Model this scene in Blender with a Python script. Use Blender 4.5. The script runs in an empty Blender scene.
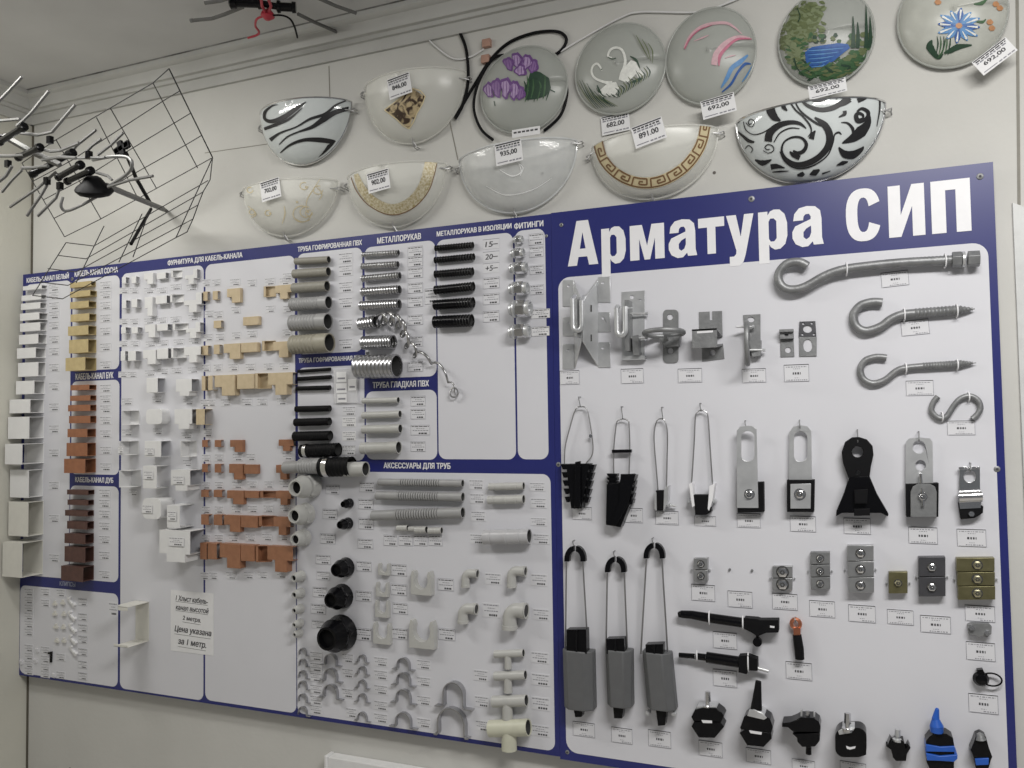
import bpy, math, random
from mathutils import Vector, Matrix
from mathutils.geometry import tessellate_polygon, delaunay_2d_cdt
random.seed(7)
PI = math.pi
# ---------------------------------------------------------------- camera: a phone held about 2 m from the boards
F, YAW, PIT, ROL = 830.0, -0.3952, 0.0421, 0.0148
DB, BF, CZ = 2.0, 0.03, 1.5            # camera to board front, board front to wall, camera height
def unview(x, f, y):
    c, s = math.cos(ROL), math.sin(ROL); x, y = c*x+s*y, -s*x+c*y
    c, s = math.cos(PIT), math.sin(PIT); f, y = c*f-s*y, s*f+c*y
    c, s = math.cos(YAW), math.sin(YAW); return Vector((c*x+s*f, -s*x+c*f, y))
CAM = Vector((0, -(DB+BF), CZ))
def at(px, py, h=0.0):
    """measured point of the photograph -> (X, Z, h) on the plane h metres in front of the boards"""
    d = unview((px-512)/F, 1, (384-py)/F); k = (DB-h)/d.y
    return Vector((d.x*k, CZ+d.z*k, h))
def X(px, py, h=0.0): return at(px, py, h).x
def Z(px, py, h=0.0): return at(px, py, h).y
def mm(px, py, h=0.0): return abs(Z(px, py, h)-Z(px, py+1, h))      # metres that one pixel of height covers there
def rr(px, py):
    d = unview((px-512)/F, 1, (384-py)/F); return d.x/d.y
def depth(pf, pb, py): return max(0.004, DB*(1-rr(pb, py)/rr(pf, py)))
col = bpy.context.scene.collection
# ---------------------------------------------------------------- materials
MATS = {}
def mat(name, rgb, rough=.5, metal=0, var=.06, scale=40, bump=0, alpha=1, spec=.5, rgb2=None, bscale=None, trans=0):
    if name in MATS: return MATS[name]
    m = bpy.data.materials.new(name); m.use_nodes = True; nt = m.node_tree; b = nt.nodes['Principled BSDF']
    tc = nt.nodes.new('ShaderNodeTexCoord'); n = nt.nodes.new('ShaderNodeTexNoise'); n.inputs['Scale'].default_value = scale; n.inputs['Detail'].default_value = 5
    nt.links.new(tc.outputs['Object'], n.inputs['Vector'])
    r = nt.nodes.new('ShaderNodeValToRGB'); nt.links.new(n.outputs['Fac'], r.inputs['Fac'])
    a = rgb2 or tuple(c*(1-var) for c in rgb); z = rgb if rgb2 else tuple(min(1, c*(1+var)) for c in rgb)
    r.color_ramp.elements[0].color = (*a, 1); r.color_ramp.elements[1].color = (*z, 1)
    r.color_ramp.elements[0].position = .3; r.color_ramp.elements[1].position = .7
    nt.links.new(r.outputs['Color'], b.inputs['Base Color'])
    b.inputs['Roughness'].default_value = rough; b.inputs['Metallic'].default_value = metal; b.inputs['Alpha'].default_value = alpha
    b.inputs['Specular IOR Level'].default_value = spec
    if trans: b.inputs['Transmission Weight'].default_value = trans; b.inputs['IOR'].default_value = 1.1
    if bump:
        n2 = nt.nodes.new('ShaderNodeTexNoise'); n2.inputs['Scale'].default_value = bscale or scale*4; nt.links.new(tc.outputs['Object'], n2.inputs['Vector'])
        bp = nt.nodes.new('ShaderNodeBump'); bp.inputs['Strength'].default_value = bump; bp.inputs['Distance'].default_value = .002
        nt.links.new(n2.outputs['Fac'], bp.inputs['Height']); nt.links.new(bp.outputs['Normal'], b.inputs['Normal'])
    MATS[name] = m; return m
WALL = mat('whitewashed_wall', (.62, .615, .585), .85, 0, scale=2.2, rgb2=(.545, .54, .51), bump=.25, bscale=60)
WALLL = mat('beige_side_wall', (.62, .61, .54), .85, 0, scale=2.2, rgb2=(.54, .53, .47), bump=.25, bscale=60)
def speckle(m, sc, thr):
    nt = m.node_tree; b = nt.nodes['Principled BSDF']; src = b.inputs['Base Color'].links[0].from_socket; tc = nt.nodes['Texture Coordinate']
    v = nt.nodes.new('ShaderNodeTexVoronoi'); v.inputs['Scale'].default_value = sc; nt.links.new(tc.outputs['Object'], v.inputs['Vector'])
    a = nt.nodes.new('ShaderNodeMath'); a.operation = 'LESS_THAN'; a.inputs[1].default_value = thr; nt.links.new(v.outputs['Distance'], a.inputs[0])
    sp = nt.nodes.new('ShaderNodeSeparateColor'); nt.links.new(v.outputs['Color'], sp.inputs[0])
    c = nt.nodes.new('ShaderNodeMath'); c.operation = 'GREATER_THAN'; c.inputs[1].default_value = .35; nt.links.new(sp.outputs[0], c.inputs[0])
    p = nt.nodes.new('ShaderNodeMath'); p.operation = 'MULTIPLY'; nt.links.new(a.outputs[0], p.inputs[0]); nt.links.new(c.outputs[0], p.inputs[1])
    x = nt.nodes.new('ShaderNodeMixRGB'); x.inputs[2].default_value = (.12, .11, .10, 1); nt.links.new(p.outputs[0], x.inputs[0]); nt.links.new(src, x.inputs[1]); nt.links.new(x.outputs[0], b.inputs['Base Color'])
speckle(WALL, 6.5, .032)
CEIL = mat('grey_ceiling', (.62, .62, .615), .9, 0, scale=3, rgb2=(.54, .54, .535), bump=.2)
COVE = mat('painted_cornice', (.52, .52, .50), .7, 0, scale=6, rgb2=(.46, .46, .44))
SEAM = mat('dark_seam', (.10, .09, .07), .9)
FLOOR = mat('floor_tile', (.50, .48, .45), .6, 0, scale=3)
BLUE = mat('board_blue', (.020, .025, .150), .35, 0, var=.05, scale=5)
PANEL = mat('board_white', (.66, .662, .70), .32, 0, var=.02, scale=4)
LETTER = mat('lettering_white', (.78, .78, .80), .4, 0, var=.02)
PAPER = mat('tag_paper', (.67, .672, .70), .6, 0, var=.02)
PAPERW = mat('tag_paper_bright', (.76, .76, .77), .55, 0, var=.03)
INK = mat('tag_ink', (.05, .05, .055), .7, 0)
INKG = mat('tag_ink_grey', (.24, .24, .27), .7, 0)
WPL = mat('white_plastic', (.74, .74, .74), .35, 0, var=.02)
CPL = mat('cream_plastic', (.66, .65, .60), .4, 0, var=.03)
PINE = mat('pine_plastic', (.60, .49, .33), .45, 0, scale=60, rgb2=(.53, .43, .28))
PINEY = mat('pine_channel_plastic', (.52, .42, .22), .45, 0, scale=60, rgb2=(.44, .35, .18))
BEECH = mat('beech_plastic', (.35, .165, .09), .45, 0, scale=60, rgb2=(.28, .13, .07))
BEECHC = mat('beech_channel_plastic', (.33, .14, .07), .45, 0, scale=60, rgb2=(.26, .11, .055))
OAK = mat('oak_channel_plastic', (.105, .05, .04), .45, 0, scale=60, rgb2=(.075, .036, .03))
GPL = mat('grey_plastic', (.33, .33, .33), .4, 0, var=.04)
GPLL = mat('light_grey_plastic', (.47, .47, .45), .35, 0, var=.03)
GWARM = mat('warm_grey_plastic', (.27, .26, .225), .45, 0, var=.04)
GBEIGE = mat('beige_grey_plastic', (.33, .31, .25), .45, 0, var=.04)
IVORY = mat('ivory_plastic', (.56, .56, .45), .4, 0, var=.03)
BLACK = mat('black_plastic', (.004, .004, .005), .2, 0, var=.1, spec=.22)
HOSE = mat('hose_steel', (.50, .50, .51), .28, .9, scale=30, rgb2=(.38, .38, .39))
BLACKM = mat('black_rubber', (.006, .006, .007), .55, 0, var=.1, spec=.15)
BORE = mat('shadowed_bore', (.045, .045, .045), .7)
STEEL = mat('galvanised_steel', (.70, .71, .72), .34, .6, scale=25, rgb2=(.55, .56, .57), bump=.1)
STEELD = mat('dull_zinc_steel', (.29, .295, .30), .48, .55, scale=40, rgb2=(.21, .215, .22), bump=.3)
CHROME = mat('bright_steel', (.75, .75, .76), .18, 1, var=.05)
WIRE = mat('wire_steel', (.36, .36, .37), .35, .9)
BRASS = mat('olive_chromated_zinc', (.26, .24, .13), .38, .8, scale=50, rgb2=(.19, .175, .09))
DKSTEEL = mat('dark_oxide_steel', (.11, .11, .12), .42, .7)
COPPER = mat('copper', (.62, .24, .14), .3, .9)
BODYG = mat('grey_clamp_body', (.115, .118, .122), .5, 0, var=.05, bump=.2)
PBLUE = mat('blue_plastic', (.018, .10, .46), .38, 0)
CLEAR = mat('clear_plastic', (.8, .8, .82), .2, 0, alpha=.5)
RED = mat('red_plastic', (.42, .03, .05), .45)
ALU = mat('aluminium', (.25, .25, .245), .5, .5, var=.06)
ALUD = mat('dull_aluminium', (.17, .17, .165), .55, .4, var=.08)
GRIDM = mat('black_wire', (.014, .014, .015), .5)
FROST = mat('frosted_glass', (.86, .86, .81), .25, 0, var=.02, scale=8, alpha=.42)
FROSTG = mat('frosted_greenish_glass', (.52, .54, .505), .3, 0, var=.04, scale=12, alpha=.62)
WGLASS = mat('milk_glass', (.66, .70, .70), .08, 0, var=.02, alpha=.95)
CGLASS = mat('patterned_clear_glass', (.78, .80, .80), .08, 0, alpha=.36, bump=.6, bscale=70)
GOLD = mat('gold_print', (.36, .28, .12), .45, .2, scale=180, rgb2=(.70, .66, .52))
GOLDL = mat('pale_gold_print', (.62, .53, .33), .45, 0, var=.06)
BROWNL = mat('brown_print_line', (.20, .11, .05), .5)
MARBLE = mat('brown_marbled_print', (.50, .40, .24), .35, 0, scale=38, rgb2=(.05, .03, .02))
for e_, v_ in zip([n for n in MARBLE.node_tree.nodes if n.type == 'VALTORGB'][0].color_ramp.elements, (.44, .58)): e_.position = v_
[n for n in MARBLE.node_tree.nodes if n.type == 'TEX_NOISE'][0].inputs['Distortion'].default_value = 1.5
PAINTS = {k: mat('paint_'+k, c, .5, 0, var=.12, scale=120) for k, c in dict(
    purple=(.16, .07, .24), lilac=(.42, .30, .50), darkgreen=(.02, .055, .03), green=(.05, .12, .05), olive=(.13, .16, .07),
    white=(.75, .76, .72), black=(.012, .012, .014), pink=(.52, .16, .24), paleppink=(.62, .40, .44), blue=(.025, .10, .34), sky=(.10, .26, .52),
    grey=(.30, .31, .28), orange=(.50, .25, .12)).items()}
# ---------------------------------------------------------------- mesh collector: coordinates are (X along wall, Z up, h out from the board)
class M:
    def __init__(s, *mats, bev=0, flat=False): s.v = []; s.f = []; s.mi = []; s.mats = list(mats); s.bev = bev; s.flat = flat; s.solid = 0
    def add(s, vs, fs, mi=0):
        o = len(s.v); s.v += [tuple(p) for p in vs]
        for f in fs: s.f.append([o+i for i in f]); s.mi.append(mi)
        return s
    def box(s, x0, x1, z0, z1, h0, h1, mi=0):
        vs = [(x, z, h) for h in (h0, h1) for z in (z0, z1) for x in (x0, x1)]
        return s.add(vs, [(0, 2, 3, 1), (4, 5, 7, 6), (0, 1, 5, 4), (2, 6, 7, 3), (0, 4, 6, 2), (1, 3, 7, 5)], mi)
    def prism(s, out, a, b, holes=(), mi=0, axis='h', top=1.0):
        """outline swept from a to b along axis; top scales the far end about its centre"""
        cx = sum(p[0] for p in out)/len(out); cz = sum(p[1] for p in out)/len(out)
        def put(p, t):
            if axis == 'h': return (p[0], p[1], t)
            if axis == 'z': return (p[0], t, p[1])
            return (t, p[0], p[1])
        loops = [list(out)]+[list(h) for h in holes]; flatp = [p for l in loops for p in l]; n = len(flatp)
        vs = [put(p, a) for p in flatp]+[put((cx+(p[0]-cx)*top, cz+(p[1]-cz)*top), b) for p in flatp]
        if holes: tris = tessellate_polygon([[Vector((p[0], p[1], 0)) for p in l] for l in loops])
        else: tris = [tuple(range(n))] if n <= 4 else tessellate_polygon([[Vector((p[0], p[1], 0)) for p in out]])
        fs = [tuple(t) for t in tris]+[tuple(n+i for i in reversed(t)) for t in tris]
        o = 0
        for l in loops:
            k = len(l)
            for i in range(k): fs.append((o+i, o+(i+1) % k, n+o+(i+1) % k, n+o+i))
            o += k
        return s.add(vs, fs, mi)
    def tube(s, path, r, n=8, mi=0, closed=False):
        P = [Vector(p) for p in path]; k = len(P); rs = r if isinstance(r, (list, tuple)) else [r]*k; vs = []; N = None
        for i in range(k):
            a = P[i-1] if (i or closed) else P[i]; b = P[(i+1) % k] if (i < k-1 or closed) else P[i]
            t = (b-a).normalized() if (b-a).length > 1e-9 else Vector((1, 0, 0))
            if N is None: N = t.cross(Vector((0, 0, 1)));  N = t.cross(Vector((0, 1, 0))) if N.length < .1 else N
            N = (N-t*N.dot(t)).normalized(); B = t.cross(N)
            for j in range(n): vs.append(P[i]+rs[i]*(math.cos(2*PI*j/n)*N+math.sin(2*PI*j/n)*B))
        fs = []
        for i in range(k if closed else k-1):
            for j in range(n): a, b = i*n, ((i+1) % k)*n; fs.append((a+j, a+(j+1) % n, b+(j+1) % n, b+j))
        if not closed: fs += [tuple(range(n-1, -1, -1)), tuple((k-1)*n+j for j in range(n))]
        return s.add(vs, fs, mi)
    def rev(s, prof, A, B, n=16, mi=0, ph=0, cap=True):
        """prof = [(distance along A->B, radius)]"""
        A = Vector(A); t = (Vector(B)-A).normalized(); N = t.cross(Vector((0, 0, 1))); N = t.cross(Vector((0, 1, 0))) if N.length < .1 else N
        N.normalize(); C = t.cross(N); vs = []
        for d, r in prof:
            for j in range(n): q = ph+2*PI*j/n; vs.append(A+t*d+max(r, 1e-5)*(math.cos(q)*N+math.sin(q)*C))
        fs = [(i*n+j, i*n+(j+1) % n, (i+1)*n+(j+1) % n, (i+1)*n+j) for i in range(len(prof)-1) for j in range(n)]
        if cap: fs += [tuple(range(n-1, -1, -1))]+([] if cap == 'start' else [tuple((len(prof)-1)*n+j for j in range(n))])
        return s.add(vs, fs, mi)
    def strap(s, path, t, h0, h1, mi=0):
        """flat strip of thickness t bent along a path in the board plane, h0..h1 wide"""
        P = [Vector((p[0], p[1])) for p in path]; L = []; R = []
        for i, p in enumerate(P):
            a = P[max(0, i-1)]; b = P[min(len(P)-1, i+1)]; d = (b-a).normalized(); nn = Vector((-d.y, d.x))*t/2; L.append(p+nn); R.append(p-nn)
        vs = []
        for l, r in zip(L, R): vs += [(l.x, l.y, h0), (r.x, r.y, h0), (r.x, r.y, h1), (l.x, l.y, h1)]
        fs = [(4*i+a, 4*i+b, 4*i+4+b, 4*i+4+a) for i in range(len(P)-1) for a, b in ((0, 1), (1, 2), (2, 3), (3, 0))]
        k = 4*(len(P)-1); return s.add(vs, fs+[(3, 2, 1, 0), (k, k+1, k+2, k+3)], mi)
    def mesh(s, name, A):
        me = bpy.data.meshes.new(name)
        me.from_pydata([(x-A[0], -(h-A[2]), z-A[1]) for x, z, h in s.v], [], s.f)
        for m in s.mats: me.materials.append(m)
        me.polygons.foreach_set('material_index', s.mi)
        me.polygons.foreach_set('use_smooth', [not s.flat]*len(s.f)); me.update()
        import bmesh
        bm = bmesh.new(); bm.from_mesh(me); bmesh.ops.recalc_face_normals(bm, faces=bm.faces); bm.to_mesh(me); bm.free()
        if not s.flat: me.set_sharp_from_angle(angle=.6)
        return me
    def centre(s):
        xs = [p[0] for p in s.v]; zs = [p[1] for p in s.v]; hs = [p[2] for p in s.v]
        return ((min(xs)+max(xs))/2, min(zs), min(hs))
def link(name, m, A, parent=None, loc=True):
    o = bpy.data.objects.new(name, m.mesh(name, A)); col.objects.link(o)
    if parent: o.parent = parent
    elif loc: o.location = (A[0], -(BF+A[2]), A[1])
    if m.bev:
        b = o.modifiers.new('bevel', 'BEVEL'); b.width = m.bev; b.segments = 2; b.limit_method = 'ANGLE'; b.angle_limit = .7
    if m.solid:
        b = o.modifiers.new('solid', 'SOLIDIFY'); b.thickness = m.solid; b.offset = -1
    return o
def thing(name, label, cat, ms, group=None, kind=None):
    """ms: one M (thing is a single mesh) or [(part, M, [(sub, M) ...]) ...] under an Empty"""
    if isinstance(ms, M): o = link(name, ms, ms.centre())
    else:
        A = ms[0][1].centre(); o = bpy.data.objects.new(name, None); o.empty_display_size = .02; col.objects.link(o); o.location = (A[0], -(BF+A[2]), A[1])
        for part in ms:
            p = link(part[0], part[1], A, o)
            for sub in (part[2] if len(part) > 2 else []): link(sub[0], sub[1], A, p)
            if len(part) > 3: p['label'] = part[3]
    if kind == 'structure': o['kind'] = kind
    else:
        o['label'] = label; o['category'] = cat
        n = len(label.split())
        if not 4 <= n <= 16: print('LABEL LENGTH', n, label)
    if group: o['group'] = group
    return o
ORD = ['', 'first', 'second', 'third', 'fourth', 'fifth', 'sixth', 'seventh', 'eighth', 'ninth', 'tenth', 'eleventh', 'twelfth', 'thirteenth', 'fourteenth', 'fifteenth']
# ---------------------------------------------------------------- lettering
TXT = {}
def text_mesh(body):
    k = body
    if k not in TXT:
        c = bpy.data.curves.new('lettering', 'FONT'); c.body = body; c.resolution_u = 3
        o = bpy.data.objects.new('lettering', c); col.objects.link(o); bpy.context.view_layer.update()
        cu = o.to_curve(bpy.context.evaluated_depsgraph_get()); loops = []
        for sp in cu.splines:
            bp = list(sp.bezier_points); L = []
            for q, p in enumerate(bp):
                n = bp[(q+1) % len(bp)]; a0, a1, a2, a3 = p.co, p.handle_right, n.handle_left, n.co
                st = 1 if (a1-a0).cross(a3-a0).length < 1e-5 and (a2-a0).cross(a3-a0).length < 1e-5 else 4
                for t in range(st): t /= st; w = a0*(1-t)**3+a1*3*t*(1-t)**2+a2*3*t*t*(1-t)+a3*t**3; L.append((w.x, w.y))
            if len(L) > 2: loops.append(L)
        o.to_curve_clear()
        def inside(p, L):
            r = False
            for (xa, ya), (xb, yb) in zip(L, L[1:]+L[:1]):
                if (ya > p[1]) != (yb > p[1]) and p[0] < (xb-xa)*(p[1]-ya)/(yb-ya)+xa: r = not r
            return r
        within = lambda L, K: all(inside(p, K) and inside(((p[0]+q[0])/2, (p[1]+q[1])/2), K) for p, q in zip(L, L[1:]+L[:1]))
        dep = [sum(within(L, K) for K in loops if K is not L) for L in loops]; vs, fs = [], []
        def wind(p, L):
            w = 0
            for (xa, ya), (xb, yb) in zip(L, L[1:]+L[:1]):
                k_ = (xb-xa)*(p[1]-ya)-(p[0]-xa)*(yb-ya)
                if ya <= p[1] < yb and k_ > 0: w += 1
                elif yb <= p[1] < ya and k_ < 0: w -= 1
            return w != 0
        for L, dd in zip(loops, dep):       # each solid outline with its counters, triangulated on its own
            if dd % 2: continue
            hs = [K for K, e in zip(loops, dep) if e == dd+1 and within(K, L)]; cv, ce = [], []
            for K in [L]+hs: b0 = len(cv); cv += [Vector(p) for p in K]; ce += [(b0+q, b0+(q+1) % len(K)) for q in range(len(K))]
            ov, oe, of = delaunay_2d_cdt(cv, ce, [], 0, 1e-5)[:3]
            for t in of:
                g = (sum(ov[q].x for q in t)/len(t), sum(ov[q].y for q in t)/len(t))
                if wind(g, L) and not any(wind(g, K) for K in hs): fs.append(tuple(len(vs)+q for q in t))
            vs += [(p.x, p.y) for p in ov]
        bpy.data.objects.remove(o); bpy.data.curves.remove(c); TXT[k] = (vs, fs)
    return TXT[k]
def put_text(m, body, x0, x1, z0, z1, h, mi=0, bold=.01, shear=0, rot=None, rise=0):
    """bold: letters struck several times, shifted by that share of their height"""
    vs, fs = text_mesh(body); a = min(p[0] for p in vs); b = max(p[0] for p in vs); c = min(p[1] for p in vs); d = max(p[1] for p in vs)
    for k, (ox_, oz_) in enumerate(((-1, -.6), (1, .6), (1, -.6), (-1, .6)) if bold else ((0, 0),)):
        out = []
        for x, y in vs:
            u = (x-a)/(b-a); v = (y-c)/(d-c)
            q = [x0+(x1-x0)*u+shear*(z1-z0)*v+ox_*bold*(z1-z0), z0+(z1-z0)*v+rise*u+oz_*bold*(z1-z0)]
            if rot: ca, sa, ox, oz = rot; dx, dz = q[0]-ox, q[1]-oz; q = [ox+ca*dx-sa*dz, oz+sa*dx+ca*dz]
            out.append((q[0], q[1], h+.00002*k))
        m.add(out, fs, mi)
# ---------------------------------------------------------------- price tags
TAGM = {}
TAGN = [0]
def tag_mesh(v):
    if v in TAGM: return TAGM[v]
    bright, style = v
    m = M(PAPERW if bright else PAPER, INK, INKG, flat=True); rnd = random.Random(style*7+1)
    m.box(-.5, .5, -.5, .5, -.0006, .0004)
    def dash(x0, x1, z0, z1, mi): m.add([(x0, z0, .0007), (x1, z0, .0007), (x1, z1, .0007), (x0, z1, .0007)], [(0, 1, 2, 3)], mi)
    def words(z, hh, x0, x1, mi, wmin=.06, wmax=.16):
        x = x0
        while x < x1:
            w = rnd.uniform(wmin, wmax); dash(x, min(x+w, x1), z, z+hh, mi); x += w+.035
    if style < 3:        # framed tag of the right-hand board: heavy top rule, name line, bold price, small line, thin frame
        dash(-.5, .5, .455, .5, 1); dash(-.5, -.485, -.5, .5, 2); dash(.485, .5, -.5, .5, 2); dash(-.45, .5, -.5, -.475, 2)
        words(.33, .045, -.42, .42, 2, .03, .1); words(.22, .04, -.12, .14, 2, .03, .06)
        words(-.09, .13, -.15, .17, 1, .05, .08); words(-.30, .03, -.08, .1, 2, .03, .05); words(-.43, .05, -.4+.2*style, .42, 2, .03, .09)
    else:                # plain printed tag of the left board: three or four short lines of print
        words(.32, .07, -.45, .45, 1 if style > 4 else 2, .08, .2); words(.12, .05, -.2, .25, 2, .05, .1); words(-.08, .06, -.4, .42, 2, .06, .14); words(-.40, .14, -.28+.04*style, .36, 1, .07, .14)
        if style == 5: dash(-.5, .5, .47, .5, 2); dash(-.5, -.49, -.5, .5, 2); dash(.49, .5, -.5, .5, 2); dash(-.5, .5, -.5, -.48, 2)
    TAGM[v] = m.mesh('price_tag', (0, 0, 0)); return TAGM[v]
def tag(x0, y0, x1, y1, label, style=3, h=.0, bright=False, tilt=0, group='printed price tags stuck to the display boards'):
    cx, cy = (x0+x1)/2, (y0+y1)/2; a = at(cx, cy, h)
    w = abs(X(x1, cy, h)-X(x0, cy, h)); hh = abs(Z(cx, y0, h)-Z(cx, y1, h))
    o = bpy.data.objects.new('price_tag', tag_mesh((bright, style))); col.objects.link(o)
    TAGN[0] += 1
    o.location = (a.x, -(BF+h+.0009+.00002*(TAGN[0] % 11)), a.y); o.scale = (w, 1, hh); o.rotation_euler = (0, -tilt, 0)
    o['label'] = label; o['category'] = 'price tag'; o['group'] = group
    n = len(label.split())
    if not 4 <= n <= 16: print('LABEL LENGTH', n, label)
    return o
def cat_rom(pts, k=8, closed=False):
    P = [Vector(p) for p in pts]; n = len(P); out = []
    for i in range(n if closed else n-1):
        if closed: a, b, c, d = P[i-1], P[i], P[(i+1) % n], P[(i+2) % n]
        else: a, b, c, d = P[max(0, i-1)], P[i], P[i+1], P[min(n-1, i+2)]
        for j in range(k):
            t = j/k; out.append(.5*((2*b)+(c-a)*t+(2*a-5*b+4*c-d)*t*t+(3*b-a-3*c+d)*t**3))
    if not closed: out.append(P[-1])
    return out
def pts(raw, h): return [at(x, y, h) for x, y in raw]
def poly(raw, h):
    return [(p.x, p.y) for p in pts(raw, h)]
def circ(cx, cz, r, n=20, rz=None): return [(cx+r*math.cos(2*PI*i/n), cz+(rz or r)*math.sin(2*PI*i/n)) for i in range(n)]
def rrect(x0, x1, z0, z1, r, n=6):
    o = []
    for cx, cz, a in ((x1-r, z1-r, 0), (x0+r, z1-r, PI/2), (x0+r, z0+r, PI), (x1-r, z0+r, 3*PI/2)):
        o += [(cx+r*math.cos(a+PI/2*i/n), cz+r*math.sin(a+PI/2*i/n)) for i in range(n+1)]
    return o
# ================================================================ the room
HW = -BF                                       # h of the wall surface
XL = X(31.5, 230, HW)                          # corner with the left wall
ZB = Z(240, 82, HW)                            # lower edge of the cornice
HC = .075; ZC = Z(250, 37, HW+HC)              # cornice depth, ceiling height
XR, YB = 1.6, -4.2
def struct(name, m): return thing(name, '', '', m, kind='structure')
m = M(WALL); m.box(XL-.1, XR, 0, ZC+.05, HW-.1, HW); struct('wall_back', m)
m = M(WALLL); m.box(XL-.1, XL, 0, ZC+.05, HW, 4.2); struct('wall_left', m)
m = M(CEIL); m.box(XL-.1, XR, ZC, ZC+.08, HW-.1, 4.2); struct('ceiling', m)
m = M(FLOOR); m.box(XL-.1, XR, -.08, 0, HW-.1, 4.2); struct('floor', m)
dz = ZC-ZB
prof = [(HW, ZB), (HW+.010, ZB), (HW+.014, ZB+dz*.10), (HW+.020, ZB+dz*.30), (HW+.030, ZB+dz*.31), (HW+.033, ZB+dz*.42), (HW+.045, ZB+dz*.43), (HW+.050, ZB+dz*.62), (HW+.058, ZB+dz*.76), (HW+.066, ZB+dz*.77), (HW+HC, ZB+dz*.84), (HW+HC, ZC), (HW, ZC)]
m = M(COVE); m.prism([(z, h) for h, z in prof], XL, XR, axis='x'); struct('trim_1', m)
m = M(COVE); m.prism([(XL+(h-HW), z) for h, z in prof], HW, 4.1, axis='h'); struct('trim_2', m)
ck = mat('cracked_joint', (.44, .44, .43), .9, 0, scale=9, rgb2=(.07, .07, .065)); m = M(ck); m.box(XL, XR, ZC-.0012, ZC, HW+HC, HW+HC+.006); struct('trim_8', m)
# dark gap at the room corner, joints between the wall sheets
m = M(SEAM); m.box(XL, XL+.009, 0, ZB, HW, HW+.002); struct('trim_3', m)
def seam(n, a, b, w=.003):
    p, q = at(*a, HW), at(*b, HW); m = M(mat('wall_joint', (.26, .25, .22), .9)); d = Vector((q.x-p.x, q.y-p.y)).normalized()*w/2
    m.prism([(p.x-d.y, p.y+d.x), (q.x-d.y, q.y+d.x), (q.x+d.y, q.y-d.x), (p.x+d.y, p.y-d.x)], HW, HW+.0008); struct('trim_%d' % n, m)
seam(4, (329, 66), (330, 100)); seam(5, (449, 118), (458, 160)); seam(6, (205, 153), (268, 144), .0022)
seam(7, (1017, -10), (1019, 205), .006)
m = M(COVE, SEAM); a = at(1012, 203, HW)         # pale panel leaning on the wall at the far right
thing('wall_panel', 'pale sheet with a slanted upper corner fixed to the wall beside the blue board', 'panel',
      M(mat('pale_panel', (.62, .63, .62), .35), bev=.001).prism([(a.x, a.y), (a.x+.10, a.y-.055), (a.x+.16, a.y-.09), (a.x+.16, a.y-.95), (a.x, a.y-.95)], HW, HW+.006))
# white trunking below the boards
a = at(324, 756, HW+.035); x1 = X(560, 800, HW+.035)
m = M(WPL, bev=.004); m.box(a.x+.012, .2, a.y-.30, a.y, HW, HW+.035)
c = M(WPL, bev=.004); c.box(a.x, a.x+.012, a.y-.302, a.y+.002, HW, HW+.037)
thing('wall_trunking', 'wide white plastic trunking with an end cap on the wall below the boards', 'trunking', [('cover', m), ('end_cap', c)])
# ================================================================ display boards
BT, BBO = 8, 0
def hx(v): return v*1.25
B1 = (hx(-2.144), hx(-.575), CZ+hx(-.6795), CZ+hx(.4225)); B2 = (hx(-.5746), hx(.2224), CZ+hx(-.684), CZ+hx(.4237))
def white(name, l, r, t, b, rad=.022, my=None, mx=None):
    my = my or (t+b)/2; mx = mx or (l+r)/2
    m = M(PANEL, flat=True); m.prism(rrect(X(l, my), X(r, my), Z(mx, b), Z(mx, t), rad), 0, .0004); return ('white_panel', m)
FADED = mat('lettering_faded', (.30, .32, .42), .5)
def head(body, xl, yl, xr, yr, hp, bold=.035):
    m = M(FADED if hp < 5 else LETTER, flat=True); x0, x1 = X(xl, yl), X(xr, yr); za, zb = Z(xl, yl), Z(xr, yr); k = mm((xl+xr)/2, (yl+yr)/2)*hp
    z = (za+zb)/2; put_text(m, body, x0, x1, z-k/2, z+k/2, .0009, bold=bold); return ('heading', m)
def screw(px, py, r=3.2):
    a = at(px, py); s = mm(px, py)*r; m = M(STEELD, INK); m.rev([(0, s), (.0015, s), (.0025, s*.6)], (a.x, a.y, 0), (a.x, a.y, .01), 12); m.rev([(0, s*.42), (.003, s*.42)], (a.x, a.y, 0), (a.x, a.y, .01), 10, 1)
    return ('screw', m)
BAT = mat('hidden_batten', (.3, .22, .14), .8)
def batten(B): m = M(BAT); m.box(B[0]+.08, B[1]-.08, B[2]+.10, B[3]-.10, -BF+.0006, -.008); return ('batten', m)
bp = M(BLUE); bp.box(*B1, -.008, 0)
parts = [('backing_panel', bp), batten(B1)]
for w in [(24.5, 70, 282.6, 577), (72.5, 119.5, 277.5, 370), (71.5, 119.3, 380.6, 474.5), (70, 118.5, 486, 580.5), (20, 118, 589.5, 680),
          (121, 203.6, 269.5, 694.5), (205.4, 295.6, 260, 706.5), (297.6, 362.6, 250.6, 353), (365, 436, 243.8, 377.5), (437.6, 514.5, 236.2, 459.3),
          (516.3, 546.8, 229.5, 459.3), (298, 364.5, 366.5, 460.5), (366, 437, 390.6, 459.6), (297, 552.6, 472.6, 732)]:
    parts.append(white('p', *w))
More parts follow.
